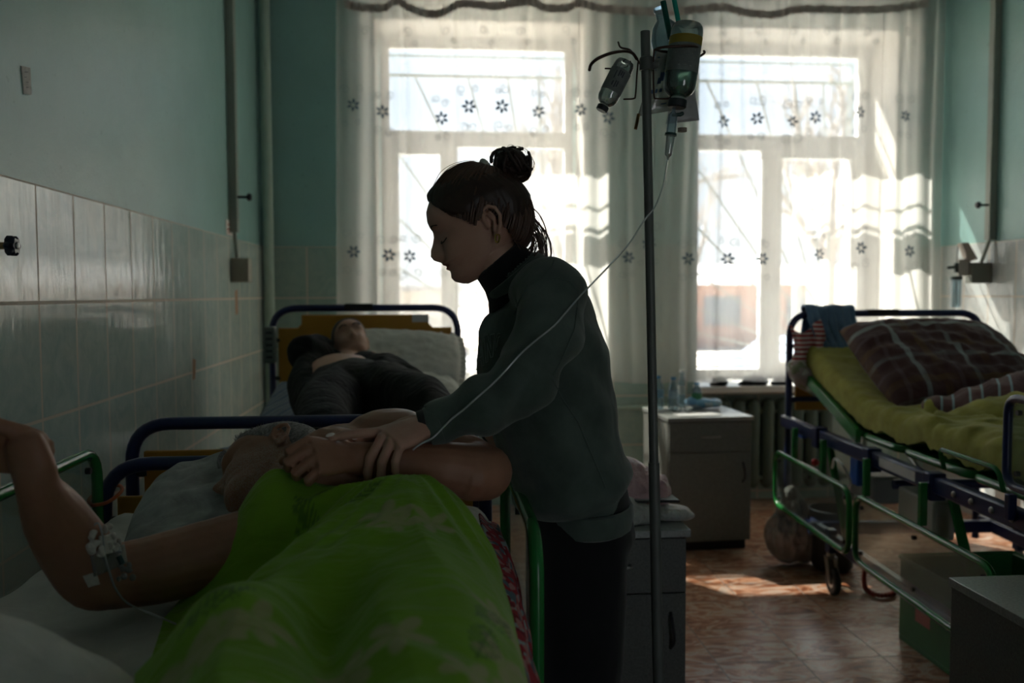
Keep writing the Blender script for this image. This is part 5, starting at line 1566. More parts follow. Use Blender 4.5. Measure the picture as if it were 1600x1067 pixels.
# open the neck and hem by dropping the caps
def cut(me, planes):
    bm = bmesh.new(); bm.from_mesh(me)
    for co, no, lim in planes:
        sel = [v for v in bm.verts if (np.array(v.co)-co) @ no > 0 and np.linalg.norm(np.array(v.co)-co) < lim]
        bmesh.ops.delete(bm, geom=sel, context='VERTS')
    bm.to_mesh(me); bm.free()
M_sweat = fabric('dark_green_fleece', (0.060, 0.085, 0.072), col2=(0.080, 0.108, 0.092), rough=0.95, noise=0.12, wscale=420, weave=0.5, sheen=0.25)
NCK = wv(808, 432)
cut(sm_, [(P(797, 421, y=YW), -unit(dN), .085), (P(688, 661, y=1.52)+V(-.022, 0, 0), unit(P(664, 666, y=1.512)-P(735, 645, y=1.515)), .06), (P(775, 676, y=2.04)+V(-.02, 0, -.01), unit(P(772, 676, y=2.03)-P(810, 650, y=2.05)), .05)])
sm_.materials.clear(); sm_.materials.append(M_sweat)
so_ = link('sweatshirt', sm_, Wr)
mod = so_.modifiers.new('s', 'SOLIDIFY'); mod.thickness = .003
# neckband, hem band and cuffs
def band(c, axis, ra, rb, L, name, par, up=(0, 1, 0), thick=.004, n=40, flare=1.0, mat=None):
    m = MB(); s, u, d = frame_for(axis, up); rings = []
    for t, k in ((0, .97), (0.08, 1.0), (.5, 1.015), (.92, 1.0), (1, .96)):
        f = 1+(flare-1)*t
        rings.append([c+d*L*t+s*(ra*k*f*math.cos(q)*(1+.008*math.cos(q*20)))+u*(rb*k*f*math.sin(q)) for q in [2*PI*j/n for j in range(n)]])
    m.loft(rings, cap=False); o = m.build(name, mat or M_sweat, par); sd = o.modifiers.new('s', 'SOLIDIFY'); sd.thickness = thick
    return o
band(wv(800, 426), dN, .069, .082, .026, 'neckband', so_, flare=1.10)
HAX = unit(P(904, 806, y=YW)-P(893, 760, y=YW))
HAX = unit(HAX+V(-.22, 0, -.05))
band(P(905, 778, y=YW)+V(.0, 0, .0), HAX, .108, .168, .050, 'hem_band', so_)
band(P(688, 661, y=1.52), unit(P(664, 666, y=1.512)-P(735, 645, y=1.515)), .037, .041, .024, 'cuff', so_, flare=.92)
band(P(778, 674, y=2.04), unit(P(765, 682, y=2.03)-P(790, 664, y=2.05)), .032, .036, .03, 'cuff', so_, flare=.95)
# lettering outlined on the chest
def letters():
    me = text_mesh('FRANCE', 0.1, 0.0, 0.0); bpy.data.meshes.remove(me)
M_letter = plain('pale_green_stitching', (0.24, 0.29, 0.26), 0.9)
from mathutils.bvhtree import BVHTree
bvh = BVHTree.FromPolygons([v.co.copy() for v in sm_.vertices], [tuple(p.vertices) for p in sm_.polygons])
def on_cloth(u, v):
    d = Vector(P(u, v, y=1.0)-CAM).normalized()
    h = bvh.ray_cast(Vector(CAM), d)
    return (np.array(h[0])+np.array(h[1])*(-.0006 if h[1].dot(d) > 0 else .0012)) if h[0] else None
lt = MB()
def stroke(pts):
    full = []
    for a, b in zip(pts[:-1], pts[1:]):
        for k in range(8): full.append((a[0]+(b[0]-a[0])*k/8, a[1]+(b[1]-a[1])*k/8))
    full.append(pts[-1])
    w = [on_cloth(*q) for q in full]; w = [q for q in w if q is not None]
    if len(w) > 3: lt.tube(w, .0011, 5)
def Z(x, y): return (715+x/7.625, 480+y/7.62)
stroke([Z(215, 745), Z(285, 365), Z(320, 690), Z(298, 700), Z(285, 630), Z(255, 640), Z(240, 740), Z(215, 745)])
stroke([Z(262, 600), Z(285, 470), Z(292, 590), Z(262, 600)])
stroke([Z(345, 660), Z(325, 345), Z(365, 325), Z(405, 520), Z(395, 330), Z(450, 312), Z(425, 590), Z(400, 600), Z(355, 420), Z(370, 640), Z(345, 660)])
stroke([Z(520, 310), Z(480, 318), Z(455, 400), Z(450, 520)])
stroke([Z(510, 345), Z(490, 360), Z(475, 430), Z(470, 480)])
stroke([Z(168, 760), Z(175, 580), Z(212, 545), Z(205, 600), Z(190, 640), Z(200, 760)])
lt.build('chest_lettering', M_letter, so_)
# stitched seams: armhole, sleeve and side
M_seam = plain('seam_green', (0.085, 0.115, 0.10), .95)
def seam(pts, r=.0013):
    full = []
    for a, b in zip(pts[:-1], pts[1:]):
        for k in range(10): full.append((a[0]+(b[0]-a[0])*k/10, a[1]+(b[1]-a[1])*k/10))
    w = [on_cloth(*q) for q in full]; w = [q for q in w if q is not None]; runs = [[w[0]]]
    for a, b in zip(w[:-1], w[1:]):
        if np.linalg.norm(a-b) > .03: runs.append([])
        runs[-1].append(b)
    for q in runs:
        if len(q) > 4: MB().tube(q, r, 5).build('seam', M_seam, so_)
seam([(804, 492), (812, 470), (826, 448), (846, 437), (868, 434), (890, 440), (903, 455), (901, 480)])
seam([(901, 480), (897, 515), (880, 555), (862, 590)])
seam([(862, 592), (880, 625), (903, 660), (922, 705), (938, 742), (947, 765)])
seam([(846, 437), (862, 418), (866, 405)])

# trousers and shoes
tr_ = MB()
limb(tr_, [P(905, 770, y=YW), P(908, 830, y=YW), P(908, 850, y=YW)], [(.10, .155), (.112, .165), (.10, .15)], 28, up=(0, 1, 0))
for s in (-1, 1):
    limb(tr_, [P(908, 835, y=YW+s*.08), V(.285, YW+s*.088, .66), V(.275, YW+s*.09, .48), V(.31, YW+s*.095, .28), V(.335, YW+s*.097, .10)], [(.098, .085), (.088, .082), (.066, .066), (.06, .06), (.05, .05)], 24, up=(0, 1, 0))
def trf_(co, no): return co+no*(0.004*fbm(co, 14, 3, (2, 2, 2), (1, 1, .5)))[:, None]
tm_ = sculpt(tr_, 0.008, 5, trf_); tm_.materials.clear(); tm_.materials.append(M_black)
link('trousers', tm_, Wr)
for s in (-1, 1):
    m = MB(); limb(m, [V(.35, YW+s*.10, .05), V(.27, YW+s*.10, .045), V(.19, YW+s*.105, .038), V(.13, YW+s*.105, .032)], [(.045, .05), (.042, .05), (.045, .036), (.038, .028)], 20)
    sm2 = sculpt(m, 0.005, 3, lambda co, no: np.c_[co[:, :2], np.maximum(co[:, 2], .004)]); sm2.materials.clear(); sm2.materials.append(M_rubber); link('shoe', sm2, Wr)
# watch strap
wax = unit(P(664, 666, y=1.512)-P(735, 645, y=1.515))
wt_ = band(P(672, 663, y=1.515), wax, .0290, .0300, .018, 'wristwatch', Wr, thick=.003, mat=M_rubber)
# earring
er = MB()
ear = WH(-.0745, -.004, -.030)
er.tube(rloop([ear+V(0, 0, .006), ear+V(.005, -.004, 0), ear+V(.002, -.006, -.012), ear+V(-.003, -.004, -.012), ear+V(-.004, -.002, 0)], .004, 3), .0019, 8, close=True)
er.build('earring', plain('gold', (0.75, 0.48, 0.14), 0.25, 1.0), Wr)

# hair: a cap swept back to a high bun
M_hair = plain('dark_brown_hair', (0.030, 0.016, 0.011), 0.45, noise=0.3, nscale=60, spec=0.4)
M_hair2 = plain('brown_hair_strands', (0.075, 0.035, 0.02), 0.4, noise=0.3, nscale=60, spec=0.5)
BUNC = P(798, 257, y=YW); TIE = P(766, 274, y=YW)
bl = (TIE-WH_C) @ WH_R   # local position of the hair tie
cap = MB()
def hairline(th):
    """lowest height that carries hair, by angle (0 face .. pi back)"""
    a = abs(th)/PI
    return float(np.interp(a, [0, .16, .27, .36, .43, .50, .56, .70, 1.0], [.098, .094, .070, .036, .012, .030, -.008, -.034, -.046]))
nt_, nh_ = 120, 40
rings = []
for i in range(nh_+1):
    rg = []
    for j in range(nt_):
        th = -PI+2*PI*j/nt_
        h0 = hairline(th); t = i/nh_; h = h0+(.1255-h0)*t
        p = head_surface(FEM, h, th)
        n = unit(V(p[0]/.07, (p[1]-.005)/.1, (p[2]-.02)/.11))
        th_ = .0075*min(1, t*6)**.5+.004*math.sin(PI*min(t*1.2, 1))
        th_ += .0010*math.sin(th*46+t*6)+.0007*math.sin(th*90)
        if abs(th) > 2.0: th_ += .006*math.sin(PI*min(1, t*1.6))
        rg.append(WH_R @ (p+n*th_)+WH_C)
    rings.append(rg)
cap.loft(rings)
hair = cap.build('hair', M_hair, Wr, sharp=80)
st = MB()
R_ = random.Random(12)
def project_out(p, off):
    """push a local point to the hair surface"""
    h = min(max(p[2], -.08), .124)
    return p
def strand(th0, r=.0011, loose=0.0, out=.009):
    h0 = hairline(th0)-R_.uniform(0, .004)
    p0 = head_surface(FEM, h0, th0); pts = []
    n = 9
    for k in range(n+1):
        t = k/n
        q = p0*(1-t)+bl*t
        # lift onto the scalp
        c = V(0, .0, .02); d = q-c
        e = V(d[0]/.0755, (d[1])/(.104 if d[1] > 0 else .094), d[2]/(.108 if d[2] > 0 else .10)); L = np.linalg.norm(e)
        q2 = c+d/max(L, 1e-6)
        if t > .85: q2 = q2*(1-(t-.85)/.15)+bl*((t-.85)/.15)
        nn = unit(q2-c)
        pts.append(WH_R @ (q2+nn*(out*(math.sin(PI*min(t+.12, 1))**.5)+loose*math.sin(PI*t)*R_.uniform(.5, 1)))+WH_C)
    st.tube(smooth_path(pts, 3), [(r*1.8, r)]*(len(pts)*3-2), 5)
for k in range(420):
    strand(R_.uniform(-PI, PI), R_.uniform(.0009, .0016), R_.uniform(0, .002), R_.uniform(.006, .011))
for k in range(26):
    strand(R_.uniform(-2.4, 2.4), .00035, R_.uniform(.003, .012), .010)
st.build('hair_strands', M_hair2, hair, sharp=80)
# bun of coiled locks
bn = MB()
bn.ball(BUNC, (.037, .036, .033))
for k in range(46):
    a = R_.uniform(0, 2*PI); tilt = R_.uniform(-.9, .9); rr_ = R_.uniform(.026, .040); ph = R_.uniform(0, 2*PI)
    ax_ = unit(V(math.cos(a)*tilt, R_.uniform(-1, 1), math.sin(a)*tilt)+V(.6, 0, .8)*R_.uniform(.4, 1.6)); s_, u_, _ = frame_for(ax_)
    cc = BUNC+V(R_.uniform(-.006, .008), R_.uniform(-.010, .010), R_.uniform(-.004, .006))
    L_ = R_.uniform(2.2, 5.2)
    pts = [cc+ax_*(.010*math.sin(t*1.3+ph))+(s_*math.cos(ph+t)+u_*math.sin(ph+t)*.85)*rr_*(1+.10*math.sin(3*t+ph)) for t in np.linspace(0, L_, 14)]
    bn.tube(pts, R_.uniform(.0022, .0045), 6, round_caps=True)
for k in range(60):
    a = R_.uniform(0, 2*PI); ax_ = unit(V(R_.uniform(-1, 1), R_.uniform(-1, 1), R_.uniform(-1, 1))); s_, u_, _ = frame_for(ax_); rr_ = R_.uniform(.036, .047)
    pts = [BUNC+V(.003, 0, 0)+(s_*math.cos(a+t)+u_*math.sin(a+t)*.85)*rr_*(1+.06*math.sin(2*t)) for t in np.linspace(0, R_.uniform(.8, 2.4), 9)]
    bn.tube(pts, .00045, 4)
bn.build('bun', M_hair, hair, sharp=80)
# scrunchie: ribbed pale ring at the base of the bun
tax = unit(BUNC-TIE+V(.010, 0, .012)); s_, u_, _ = frame_for(tax, (0, 1, 0))
sc = MB(); pts = []; rs_ = []
for k in range(96):
    a = 2*PI*k/96; pts.append(TIE+tax*.002+(s_*math.cos(a)+u_*math.sin(a))*.0305); rs_.append(.0062+.0015*math.sin(a*22))
sc.tube(pts, rs_, 10, close=True)
sc.build('hair_tie', plain('pale_sage_cloth', (0.50, 0.52, 0.44), 0.8), hair)
# loose locks at the nape
lk = MB()
for k in range(90):
    x0, y0, z0 = R_.uniform(-.05, .05), -.06-R_.uniform(0, .035), R_.uniform(-.045, .06)
    p0 = WH(x0, y0, z0); L_ = R_.uniform(.05, .12)
    out_ = WH_R @ V(x0*.4, -.4, -.9)
    pts = [p0, p0+unit(V(.55, R_.uniform(-.2, .2), -.55))*L_*.35, p0+unit(V(.42, R_.uniform(-.2, .2), -.8))*L_*.75, p0+V(.20, R_.uniform(-.1, .1), -1)*L_+V(R_.uniform(-.012, .006), 0, 0)]
    lk.tube(smooth_path(pts, 4), R_.choice([.0004, .0006, .0014]), 5)
for k in range(14):
    a = R_.uniform(0, 1); b0 = P(800+20*a, 300+18*a, y=YW+R_.uniform(-.03, .03))
    pts = [b0, b0+V(.022, 0, -.03), b0+V(.040+.02*R_.random(), 0, -.075), b0+V(.048+.012*R_.random(), 0, -.13), b0+V(.03+.02*R_.random(), 0, -.155-.02*R_.random())]
    lk.tube(smooth_path(pts, 5), R_.choice([.0004, .0007, .0012]), 5)
for k in range(30):
    b0 = P(790, 350+R_.uniform(-20, 15), y=YW+R_.uniform(-.05, .05))
    pts = [b0+V(-.01, 0, .03), b0+V(.012, 0, -.01), b0+V(.018, 0, -.035), b0+V(.03+R_.uniform(-.01, .02), 0, -.05-R_.uniform(0, .02))]
    lk.tube(smooth_path(pts, 4), R_.choice([.0005, .0012]), 5)
lk.build('loose_locks', M_hair2, hair, sharp=80)

# ---------------------------------------------------------------- sick man lying on the near bed
PR = thing('person', 'bare-shouldered sick man lying under the green blanket with grey cropped hair', 'person', (-0.15, 1.4, 0.89))
PH_R = np.array([unit(V(.08, .30, -.95)), unit(V(-.97, -.21, -.15)), unit(V(-.24, .93, .28))]).T
q_, r_ = np.linalg.qr(PH_R); PH_R = q_*np.sign(np.diag(r_))
PH_C = V(-.302, 1.705, 1.055)
def PH(x, y, z): return PH_R @ V(x, y, z)+PH_C
pb = MB()
add_head(pb, MAL, PH_R, PH_C)
limb(pb, [PH(0, -.01, -.04), PH(.0, -.03, -.10), P(520, 735, y=1.56)], [.062, .064, .08])
S_L = P(610, 697, y=1.60)
E_L = P(752, 731, y=1.56); Wp_L = P(556, 716, y=1.50)
# torso on its side under the blanket
limb(pb, [P(545, 735, y=1.62), V(-.14, 1.52, 1.0), V(-.12, 1.30, .955), V(-.08, 1.10, .945)], [(.11, .08), (.12, .075), (.10, .06), (.09, .055)], 28)
pb.ball(P(612, 700, y=1.64), (.105, .09, .075)); pb.ball(P(560, 700, y=1.62), (.09, .08, .045))
limb(pb, [P(600, 700, y=1.64), P(690, 715, y=1.63), P(735, 728, y=1.60)], [.072, .062, .055])
limb(pb, [P(735, 728, y=1.60), P(758, 738, y=1.555), P(740, 742, y=1.53)], [.052, .050, .047])
limb(pb, [P(745, 738, y=1.54), P(690, 730, y=1.52), P(640, 724, y=1.515), Wp_L], [.050, (.046, .046), (.036, .038), (.026, .029)])
tipsP = hand(pb, Wp_L, unit(P(500, 712, y=1.455)-Wp_L), (-.15, -.72, .62), 1, [(30, 98, 60), (34, 98, 60), (38, 98, 60), (42, 96, 55)], 1.0, 0, thumb=(.75, .2, .75, 25), finger_dirs=(-16, -20, -24, -28))
# lower arm with the drip
S_R = P(345, 860, y=1.46); E_R = P(160, 905, y=1.40); W_R = P(52, 752, y=1.27)
limb(pb, [P(420, 850, y=1.50), P(330, 868, y=1.46), P(240, 890, y=1.42), P(172, 902, y=1.395)], [.068, .060, .055, .050])
limb(pb, [P(185, 898, y=1.40), P(150, 898, y=1.385), P(118, 858, y=1.36), P(88, 810, y=1.32), P(62, 765, y=1.275), P(54, 735, y=1.262)], [.050, .053, (.055, .052), (.047, .045), (.033, .030), (.032, .026)])
limb(pb, [P(58, 752, y=1.268), P(50, 725, y=1.262), P(40, 700, y=1.26)], [(.031, .027), (.036, .024), (.034, .022)])
tipsQ = hand(pb, P(74, 716, y=1.27), V(-.86, .10, .22), (.15, .85, .1), -1, [(38, 85, 50), (48, 88, 50), (56, 90, 50), (62, 90, 50)], 1.0, 0, thumb=(.75, .40, .55, 20))
# legs bent under the cover
limb(pb, [V(-.08, 1.14, .945), V(-.20, 1.0, .93), V(-.14, .72, .925)], [.055, .045, .035]); limb(pb, [V(-.06, 1.10, .945), V(-.03, .7, .935), V(-.04, .45, .93)], [.055, .045, .035])
pm = sculpt(pb, 0.0026, 2, lambda co, no: co+no*(0.0012*fbm(co, 40, 2))[:, None])
def pt_(co):
    L = (co-PH_C) @ PH_R
    jaw = sstep(-L[:, 2], -.012, .02)*sstep(.135-L[:, 1], 0, .02)*(np.abs(L[:, 0]) < .1)*(L[:, 2] > -.12)*(L[:, 1] > -.09)
    return 0.4*jaw
set_tint(pm, pt_)
pm.materials.clear(); pm.materials.append(M_skinP)
pbody = link('body', pm, PR)
for t in tipsQ: nail(t, M_nailp, pbody, .0065, .0085, .0085)
# cropped hair
def hair_cap(prof, R, C, line, parent, mat, thick=.004, fuzz=1500, flen=.006, seed=3, bald=None):
    m = MB(); rings = []; Rn = random.Random(seed); starts = []
    for i in range(31):
        rg = []
        for j in range(96):
            th = -PI+2*PI*j/96; h0 = line(th); t = i/30; h = h0+(.1255-h0)*t
            p = head_surface(prof, h, th); n = unit(V(p[0]/.07, p[1]/.1, (p[2]-.02)/.11))
            q = p+n*(thick*min(1, t*5)+.0006); rg.append(R @ q+C)
        rings.append(rg)
    m.loft(rings)
    cap_ = m.build('hair', mat, parent, sharp=80)
    f = MB()
    for k in range(fuzz):
        th = Rn.uniform(-PI, PI); h = line(th)+(.124-line(th))*Rn.random()**1.5
        p = head_surface(prof, h, th); n = unit(V(p[0]/.07, p[1]/.1, (p[2]-.02)/.11)); n2 = unit(n+V(Rn.uniform(-.5, .5), -.5, Rn.uniform(-.7, .2)))
        a = R @ (p+n*thick*.7)+C; b = R @ (p+n*thick*.7+n2*flen*Rn.uniform(.6, 1.3))+C
        f.tube([a, b], [.0005, .0002], 3)
    if fuzz: f.build('hair_stubble', mat, cap_, smooth=False)
    return cap_
M_grey = plain('grey_hair', (0.22, 0.21, 0.20), 0.7, noise=0.4, nscale=180)
def pline(th):
    a = abs(th)/PI
    return float(np.interp(a, [0, .16, .27, .36, .43, .50, .56, .70, 1.0], [.108, .100, .075, .050, .020, .034, -.010, -.045, -.055]))
hair_cap(MAL, PH_R, PH_C, pline, PR, M_grey)
for s in (-1, 1):
    pts = [PH(s*x, y, z) for x, y, z in ((.014, .112, .044), (.026, .112, .049), (.038, .106, .050), (.048, .096, .046))]
    MB().tube(smooth_path(pts, 4), [(.004, .0016)]*13, 6).build('eyebrow', M_grey, pbody)

# ---------------------------------------------------------------- man lying on the back left bed
BR = thing('person', 'man in open dark jacket and trousers lying on the back left bed, hand on face', 'person', (-0.35, 3.5, 0.86))
BH_fwd = unit(V(.12, -.80, .58)); BH_up = unit(V(-.30, .50, .78)); BH_up = unit(BH_up-BH_fwd*np.dot(BH_up, BH_fwd))
BH_R = np.array([np.cross(BH_fwd, BH_up), BH_fwd, BH_up]).T
BH_C = P(549, 541, y=4.02)
bb = MB()
add_head(bb, MAL, BH_R, BH_C, 60, 64)
NE = P(545, 566, y=3.93)
limb(bb, [BH_C+BH_R @ V(0, -.01, -.05), NE, P(548, 588, y=3.82)], [.06, .065, .10])
limb(bb, [P(548, 588, y=3.85), P(534, 596, y=3.65), P(548, 612, y=3.45), P(565, 626, y=3.25)], [(.17, .095), (.16, .12), (.14, .09), (.10, .07)], 28)
HW = P(598, 570, y=3.62)
limb(bb, [P(588, 585, y=3.86), P(640, 600, y=3.62), P(613, 578, y=3.60), P(594, 568, y=3.70)], [.06, .045, .038, .028])
hand(bb, P(592, 566, y=3.70), unit(P(555, 548, y=3.82)-P(592, 566, y=3.70)), (.1, -.8, .6), -1, [(35, 50, 30)]*4, 1.0, 5, thumb=(.8, .4, .3, 10))
limb(bb, [P(505, 580, y=3.86), P(478, 560, y=3.75), P(505, 548, y=3.98)], [.055, .045, .035])
bm2 = sculpt(bb, 0.006, 3); bm2.materials.clear(); bm2.materials.append(M_skinB)
bbody = link('body', bm2, BR)
hair_cap(MAL, BH_R, BH_C, lambda th: float(np.interp(abs(th)/PI, [0, .27, .43, .5, .7, 1], [.095, .065, .015, .02, -.04, -.05])), BR, plain('dark_cropped_hair', (0.07, 0.055, 0.05), 0.7), fuzz=0)
for s in (-1, 1):
    pts = [BH_C+BH_R @ V(s*x, y, z) for x, y, z in ((.014, .113, .044), (.026, .113, .049), (.038, .107, .050), (.048, .097, .046))]
    MB().tube(smooth_path(pts, 3), [(.004, .0025)]*10, 6).build('eyebrow', plain('dark_brow', (0.03, 0.022, 0.02), 0.8), bbody)
M_jack = fabric('black_olive_jacket', (0.007, 0.008, 0.007), col2=(0.012, 0.013, 0.011), fold=0.6, fscale=12, sheen=0.03)
M_trou = fabric('charcoal_trousers', (0.009, 0.0085, 0.0075), col2=(0.016, 0.015, 0.013), fold=0.8, fscale=10, sheen=0.03)
jk = MB()
# raised arm on the camera's left, its sleeve and the jacket side
limb(jk, [P(515, 578, y=3.88), P(487, 560, y=3.80), P(478, 548, y=3.80), P(500, 545, y=3.95)], [.085, .080, .070, .055])
limb(jk, [P(492, 575, y=3.80), P(478, 605, y=3.62), P(483, 635, y=3.42)], [(.075, .10), (.065, .10), (.05, .09)])
limb(jk, [P(478, 605, y=3.62), P(500, 640, y=3.3)], [(.05, .08), (.05, .06)])
# chest flap and arm on the other side
limb(jk, [P(578, 580, y=3.85), P(602, 592, y=3.66), P(612, 606, y=3.46)], [(.11, .085), (.10, .10), (.07, .09)])
limb(jk, [P(592, 582, y=3.85), P(632, 598, y=3.66), P(655, 614, y=3.52)], [.075, .066, .058])
limb(jk, [P(655, 616, y=3.52), P(636, 590, y=3.55), P(608, 573, y=3.63)], [.055, .052, .044])
jm = sculpt(jk, 0.010, 4, lambda co, no: co+no*(0.012*(1-2*np.abs(fbm(co, 9, 2, (4, 4, 4), (1, .5, 1)))))[:, None])
jm.materials.clear(); jm.materials.append(M_jack); jo = link('jacket', jm, BR)
tk = MB()
limb(tk, [P(550, 606, y=3.46), P(562, 618, y=3.30)], [(.165, .115), (.18, .115)], 28)
limb(tk, [P(530, 618, y=3.32), P(508, 640, y=2.95), P(505, 672, y=2.60), P(500, 690, y=2.50)], [.110, .090, .070, .06])
limb(tk, [P(592, 612, y=3.32), P(645, 622, y=2.98), P(690, 655, y=2.70), P(700, 680, y=2.5)], [.110, .090, .070, .06])
km = sculpt(tk, 0.010, 5, lambda co, no: co+no*(0.013*(1-2*np.abs(fbm(co, 8, 2, (7, 4, 1), (1.2, .4, 1)))))[:, None])
km.materials.clear(); km.materials.append(M_trou); link('trousers', km, BR)
MB().tube([P(600, 564, y=3.60)+V(0, 0, -.02), P(606, 572, y=3.60)+V(0.0, 0, .004)], .034, 16).build('wristwatch', M_steel, BR)
# ================================================================ DRIP STAND AND LINES
M_post = plain('dark_grey_green_post', (0.10, 0.112, 0.10), 0.45, noise=.1)
M_hook = plain('rusty_dark_wire', (0.045, 0.022, 0.016), 0.45, 0.4)
YI = 1.80
top, bot = P(1008, 49, y=YI), P(1026.5, 960, y=1.80)
ax = unit(bot-top); fl_ = top+ax*((top[2]-.04)/-ax[2])
iv = thing('drip_stand', 'tall dark metal drip stand with wire bottle holders in front of windows', 'drip stand', (fl_[0], fl_[1], 0))
MB().tube([top, top+ax*.95], .0098, 20).build('upper_pole', M_post, iv)
MB().tube([top+ax*.90, fl_], .0118, 20).build('lower_pole', M_post, iv)
for k in range(4):
    a = PI/4+k*PI/2
    MB().tube(smooth_path([fl_+V(0, 0, .04), fl_+V(.14*math.cos(a), .14*math.sin(a), .035), fl_+V(.27*math.cos(a), .27*math.sin(a), .012)], 5), .009, 10).build('foot', M_post, iv)
def I(u, v, dy=0.0): return P(u, v, y=YI+dy)
cl = MB(); cc = I(1010, 100)
cl.lathe([(.0105, -.014), (.0145, -.013), (.0145, .010), (.0125, .014), (.0105, .015)], cc, -ax, 24)
cl.lathe([(0, 0), (.0085, 0), (.010, .006), (.0085, .012), (0, .013)], cc+V(.012, -.002, -.001), (1, -.2, 0), 14)
cl.build('clamp', M_post, iv)
def wire(pts, r=.0021, name='holder_wire', n=8): MB().tube(smooth_path(pts, n), r, 8, round_caps=True).build(name, M_hook, iv)
# left holder: big open ring arm, upright, lower ring
wire([I(921, 109, -.03), I(924, 100, -.045), I(935, 91, -.055), I(955, 83, -.05), I(975, 80, -.03), I(988, 83, -.01), I(995, 92, 0)], .0033)
wire([I(966, 66, .02), I(970, 74, .015), I(984, 78, .005), I(992, 88, 0), I(997, 95, 0), I(1000, 100, 0)], .0020)
wire([I(997, 98, 0), I(995, 120, 0), I(993, 148, 0), I(990, 154, 0), I(975, 155, 0)], .0018)
# right holder
wire([I(1024, 77, -.03), I(1035, 74, -.040), I(1060, 72, -.045), I(1084, 72, -.035), I(1092, 76, -.01), I(1086, 80, .03), I(1060, 82, .045), I(1035, 80, .03), I(1024, 77, -.0)], .0030)
wire([I(1022, 78, -.02), I(1021, 95, -.01), I(1021, 120, 0), I(1022, 150, 0), I(1027, 154, 0), I(1045, 154, 0), I(1048, 151, 0)], .0018)
wire([I(1086, 84, .01), I(1092, 88, 0), I(1098, 85, 0), I(1101, 82, 0), I(1100, 80, 0)], .0026)
wire([I(985, 96, .01), I(978, 105, .015), I(960, 107, .02), I(946, 107, .02)], .0018)

# thick clear glass for the bottles
def glass_mat(name, tint, gl=.10):
    return glassy(name, tint, gl, .02, .10, (0.55, 0.62, 0.60))
M_glass = glass_mat('infusion_glass', (0.62, 0.72, 0.70))
M_glass2 = glass_mat('infusion_glass_side', (0.55, 0.62, 0.60), .22)
M_stop = plain('dark_stopper', (0.015, 0.018, 0.022), .45)
M_alu = plain('aluminium_crimp', (0.45, 0.44, 0.42), .3, .9)
M_fluid = glassy('saline', (0.50, 0.66, 0.60), .02, .05)
def ibottle(name, label, base, neck, r, labcol, fluid=None, lab_t=(.18, .62), text=None, gm=M_glass):
    """glass infusion bottle hanging neck down; base = centre of its bottom, neck = mouth"""
    d = unit(neck-base); L = np.linalg.norm(neck-base)
    t = thing(name, label, 'bottle', base, 'infusion bottles on the drip stand')
    prof = [(0, .003), (r*.82, .0), (r*.95, .006), (r, .016), (r, L*.74), (r*.97, L*.79), (r*.84, L*.85), (r*.60, L*.895), (r*.38, L*.915), (r*.36, L*.94)]
    MB().lathe(prof, base, d, 36).build('glass_body', gm, t)
    MB().lathe([(0, L*.915), (r*.44, L*.915), (r*.46, L*.93), (r*.46, L*.955), (r*.42, L*.96), (0, L*.96)], base, d, 28).build('metal_crimp', M_alu, t)
    MB().lathe([(0, L*.945), (r*.56, L*.945), (r*.58, L*.96), (r*.58, L*1.03), (r*.50, L*1.045), (0, L*1.045)], base, d, 28).build('stopper', M_stop, t)
    if fluid:
        f = [(0, L*fluid), (r*.93, L*fluid), (r*.93, L*.74), (r*.90, L*.79), (r*.78, L*.85), (r*.54, L*.89), (r*.30, L*.91), (0, L*.915)]
        MB().lathe(f, base, d, 32).build('saline', M_fluid, t)
    # wrapped paper label covering about two thirds of the girth
    s, u, dd = frame_for(d, (0, 1, 0)); n = 30
    m = MB()
    def lf(i, j):
        a = -PI*.5+(i-.5)*PI*1.15
        q = lab_t[0]+(lab_t[1]-lab_t[0])*j
        return base+dd*L*q+(s*math.cos(a+PI)+u*math.sin(a+PI))*-1*(r+.0006)
    def lf2(i, j):
        to = unit(CAM-base); to = unit(to-d*np.dot(to, d)); sd_ = np.cross(d, to)
        a = (i-.42)*PI*1.05; q = lab_t[0]+(lab_t[1]-lab_t[0])*j
        return base+dd*L*q+(to*math.cos(a)+sd_*math.sin(a))*(r+.0006)
    m.grid(lf2, n, 2); lo = m.build('paper_label', labcol, t)
    return t, lf2, lo
M_labG = plain('grey_label', (0.14, 0.16, 0.15), .7, noise=.15, nscale=90)
M_labY = plain('ochre_label', (0.26, 0.20, 0.02), .7)
# tilted empty bottle on the left
bA = ibottle('infusion_bottle', 'tilted glass infusion bottle hanging in the left wire holder', I(978, 97), I(941, 170), .0215, M_labG, None, (.20, .66), gm=M_glass2)
tt = bA[2]
def label_bars(fn, rows, par, mat):
    m = MB()
    for (i0, i1, j0, j1) in rows:
        q = [fn(i0, j0), fn((i0+i1)/2, j0), fn(i1, j0), fn(i1, j1), fn((i0+i1)/2, j1), fn(i0, j1)]
        c = np.mean(q, axis=0); to = unit(CAM-c)
        m.add([p+to*.0006 for p in q], [tuple(range(6))])
    m.build('print', mat, par, smooth=False)
M_pr = plain('label_ink', (0.03, 0.035, 0.045), .6)
label_bars(bA[1], [(.30, .34, .1, .35), (.36, .40, .1, .30), (.42, .46, .08, .36), (.52, .55, .15, .5), (.34, .38, .55, .8), (.40, .44, .55, .85), (.48, .52, .6, .8)], tt, M_pr)
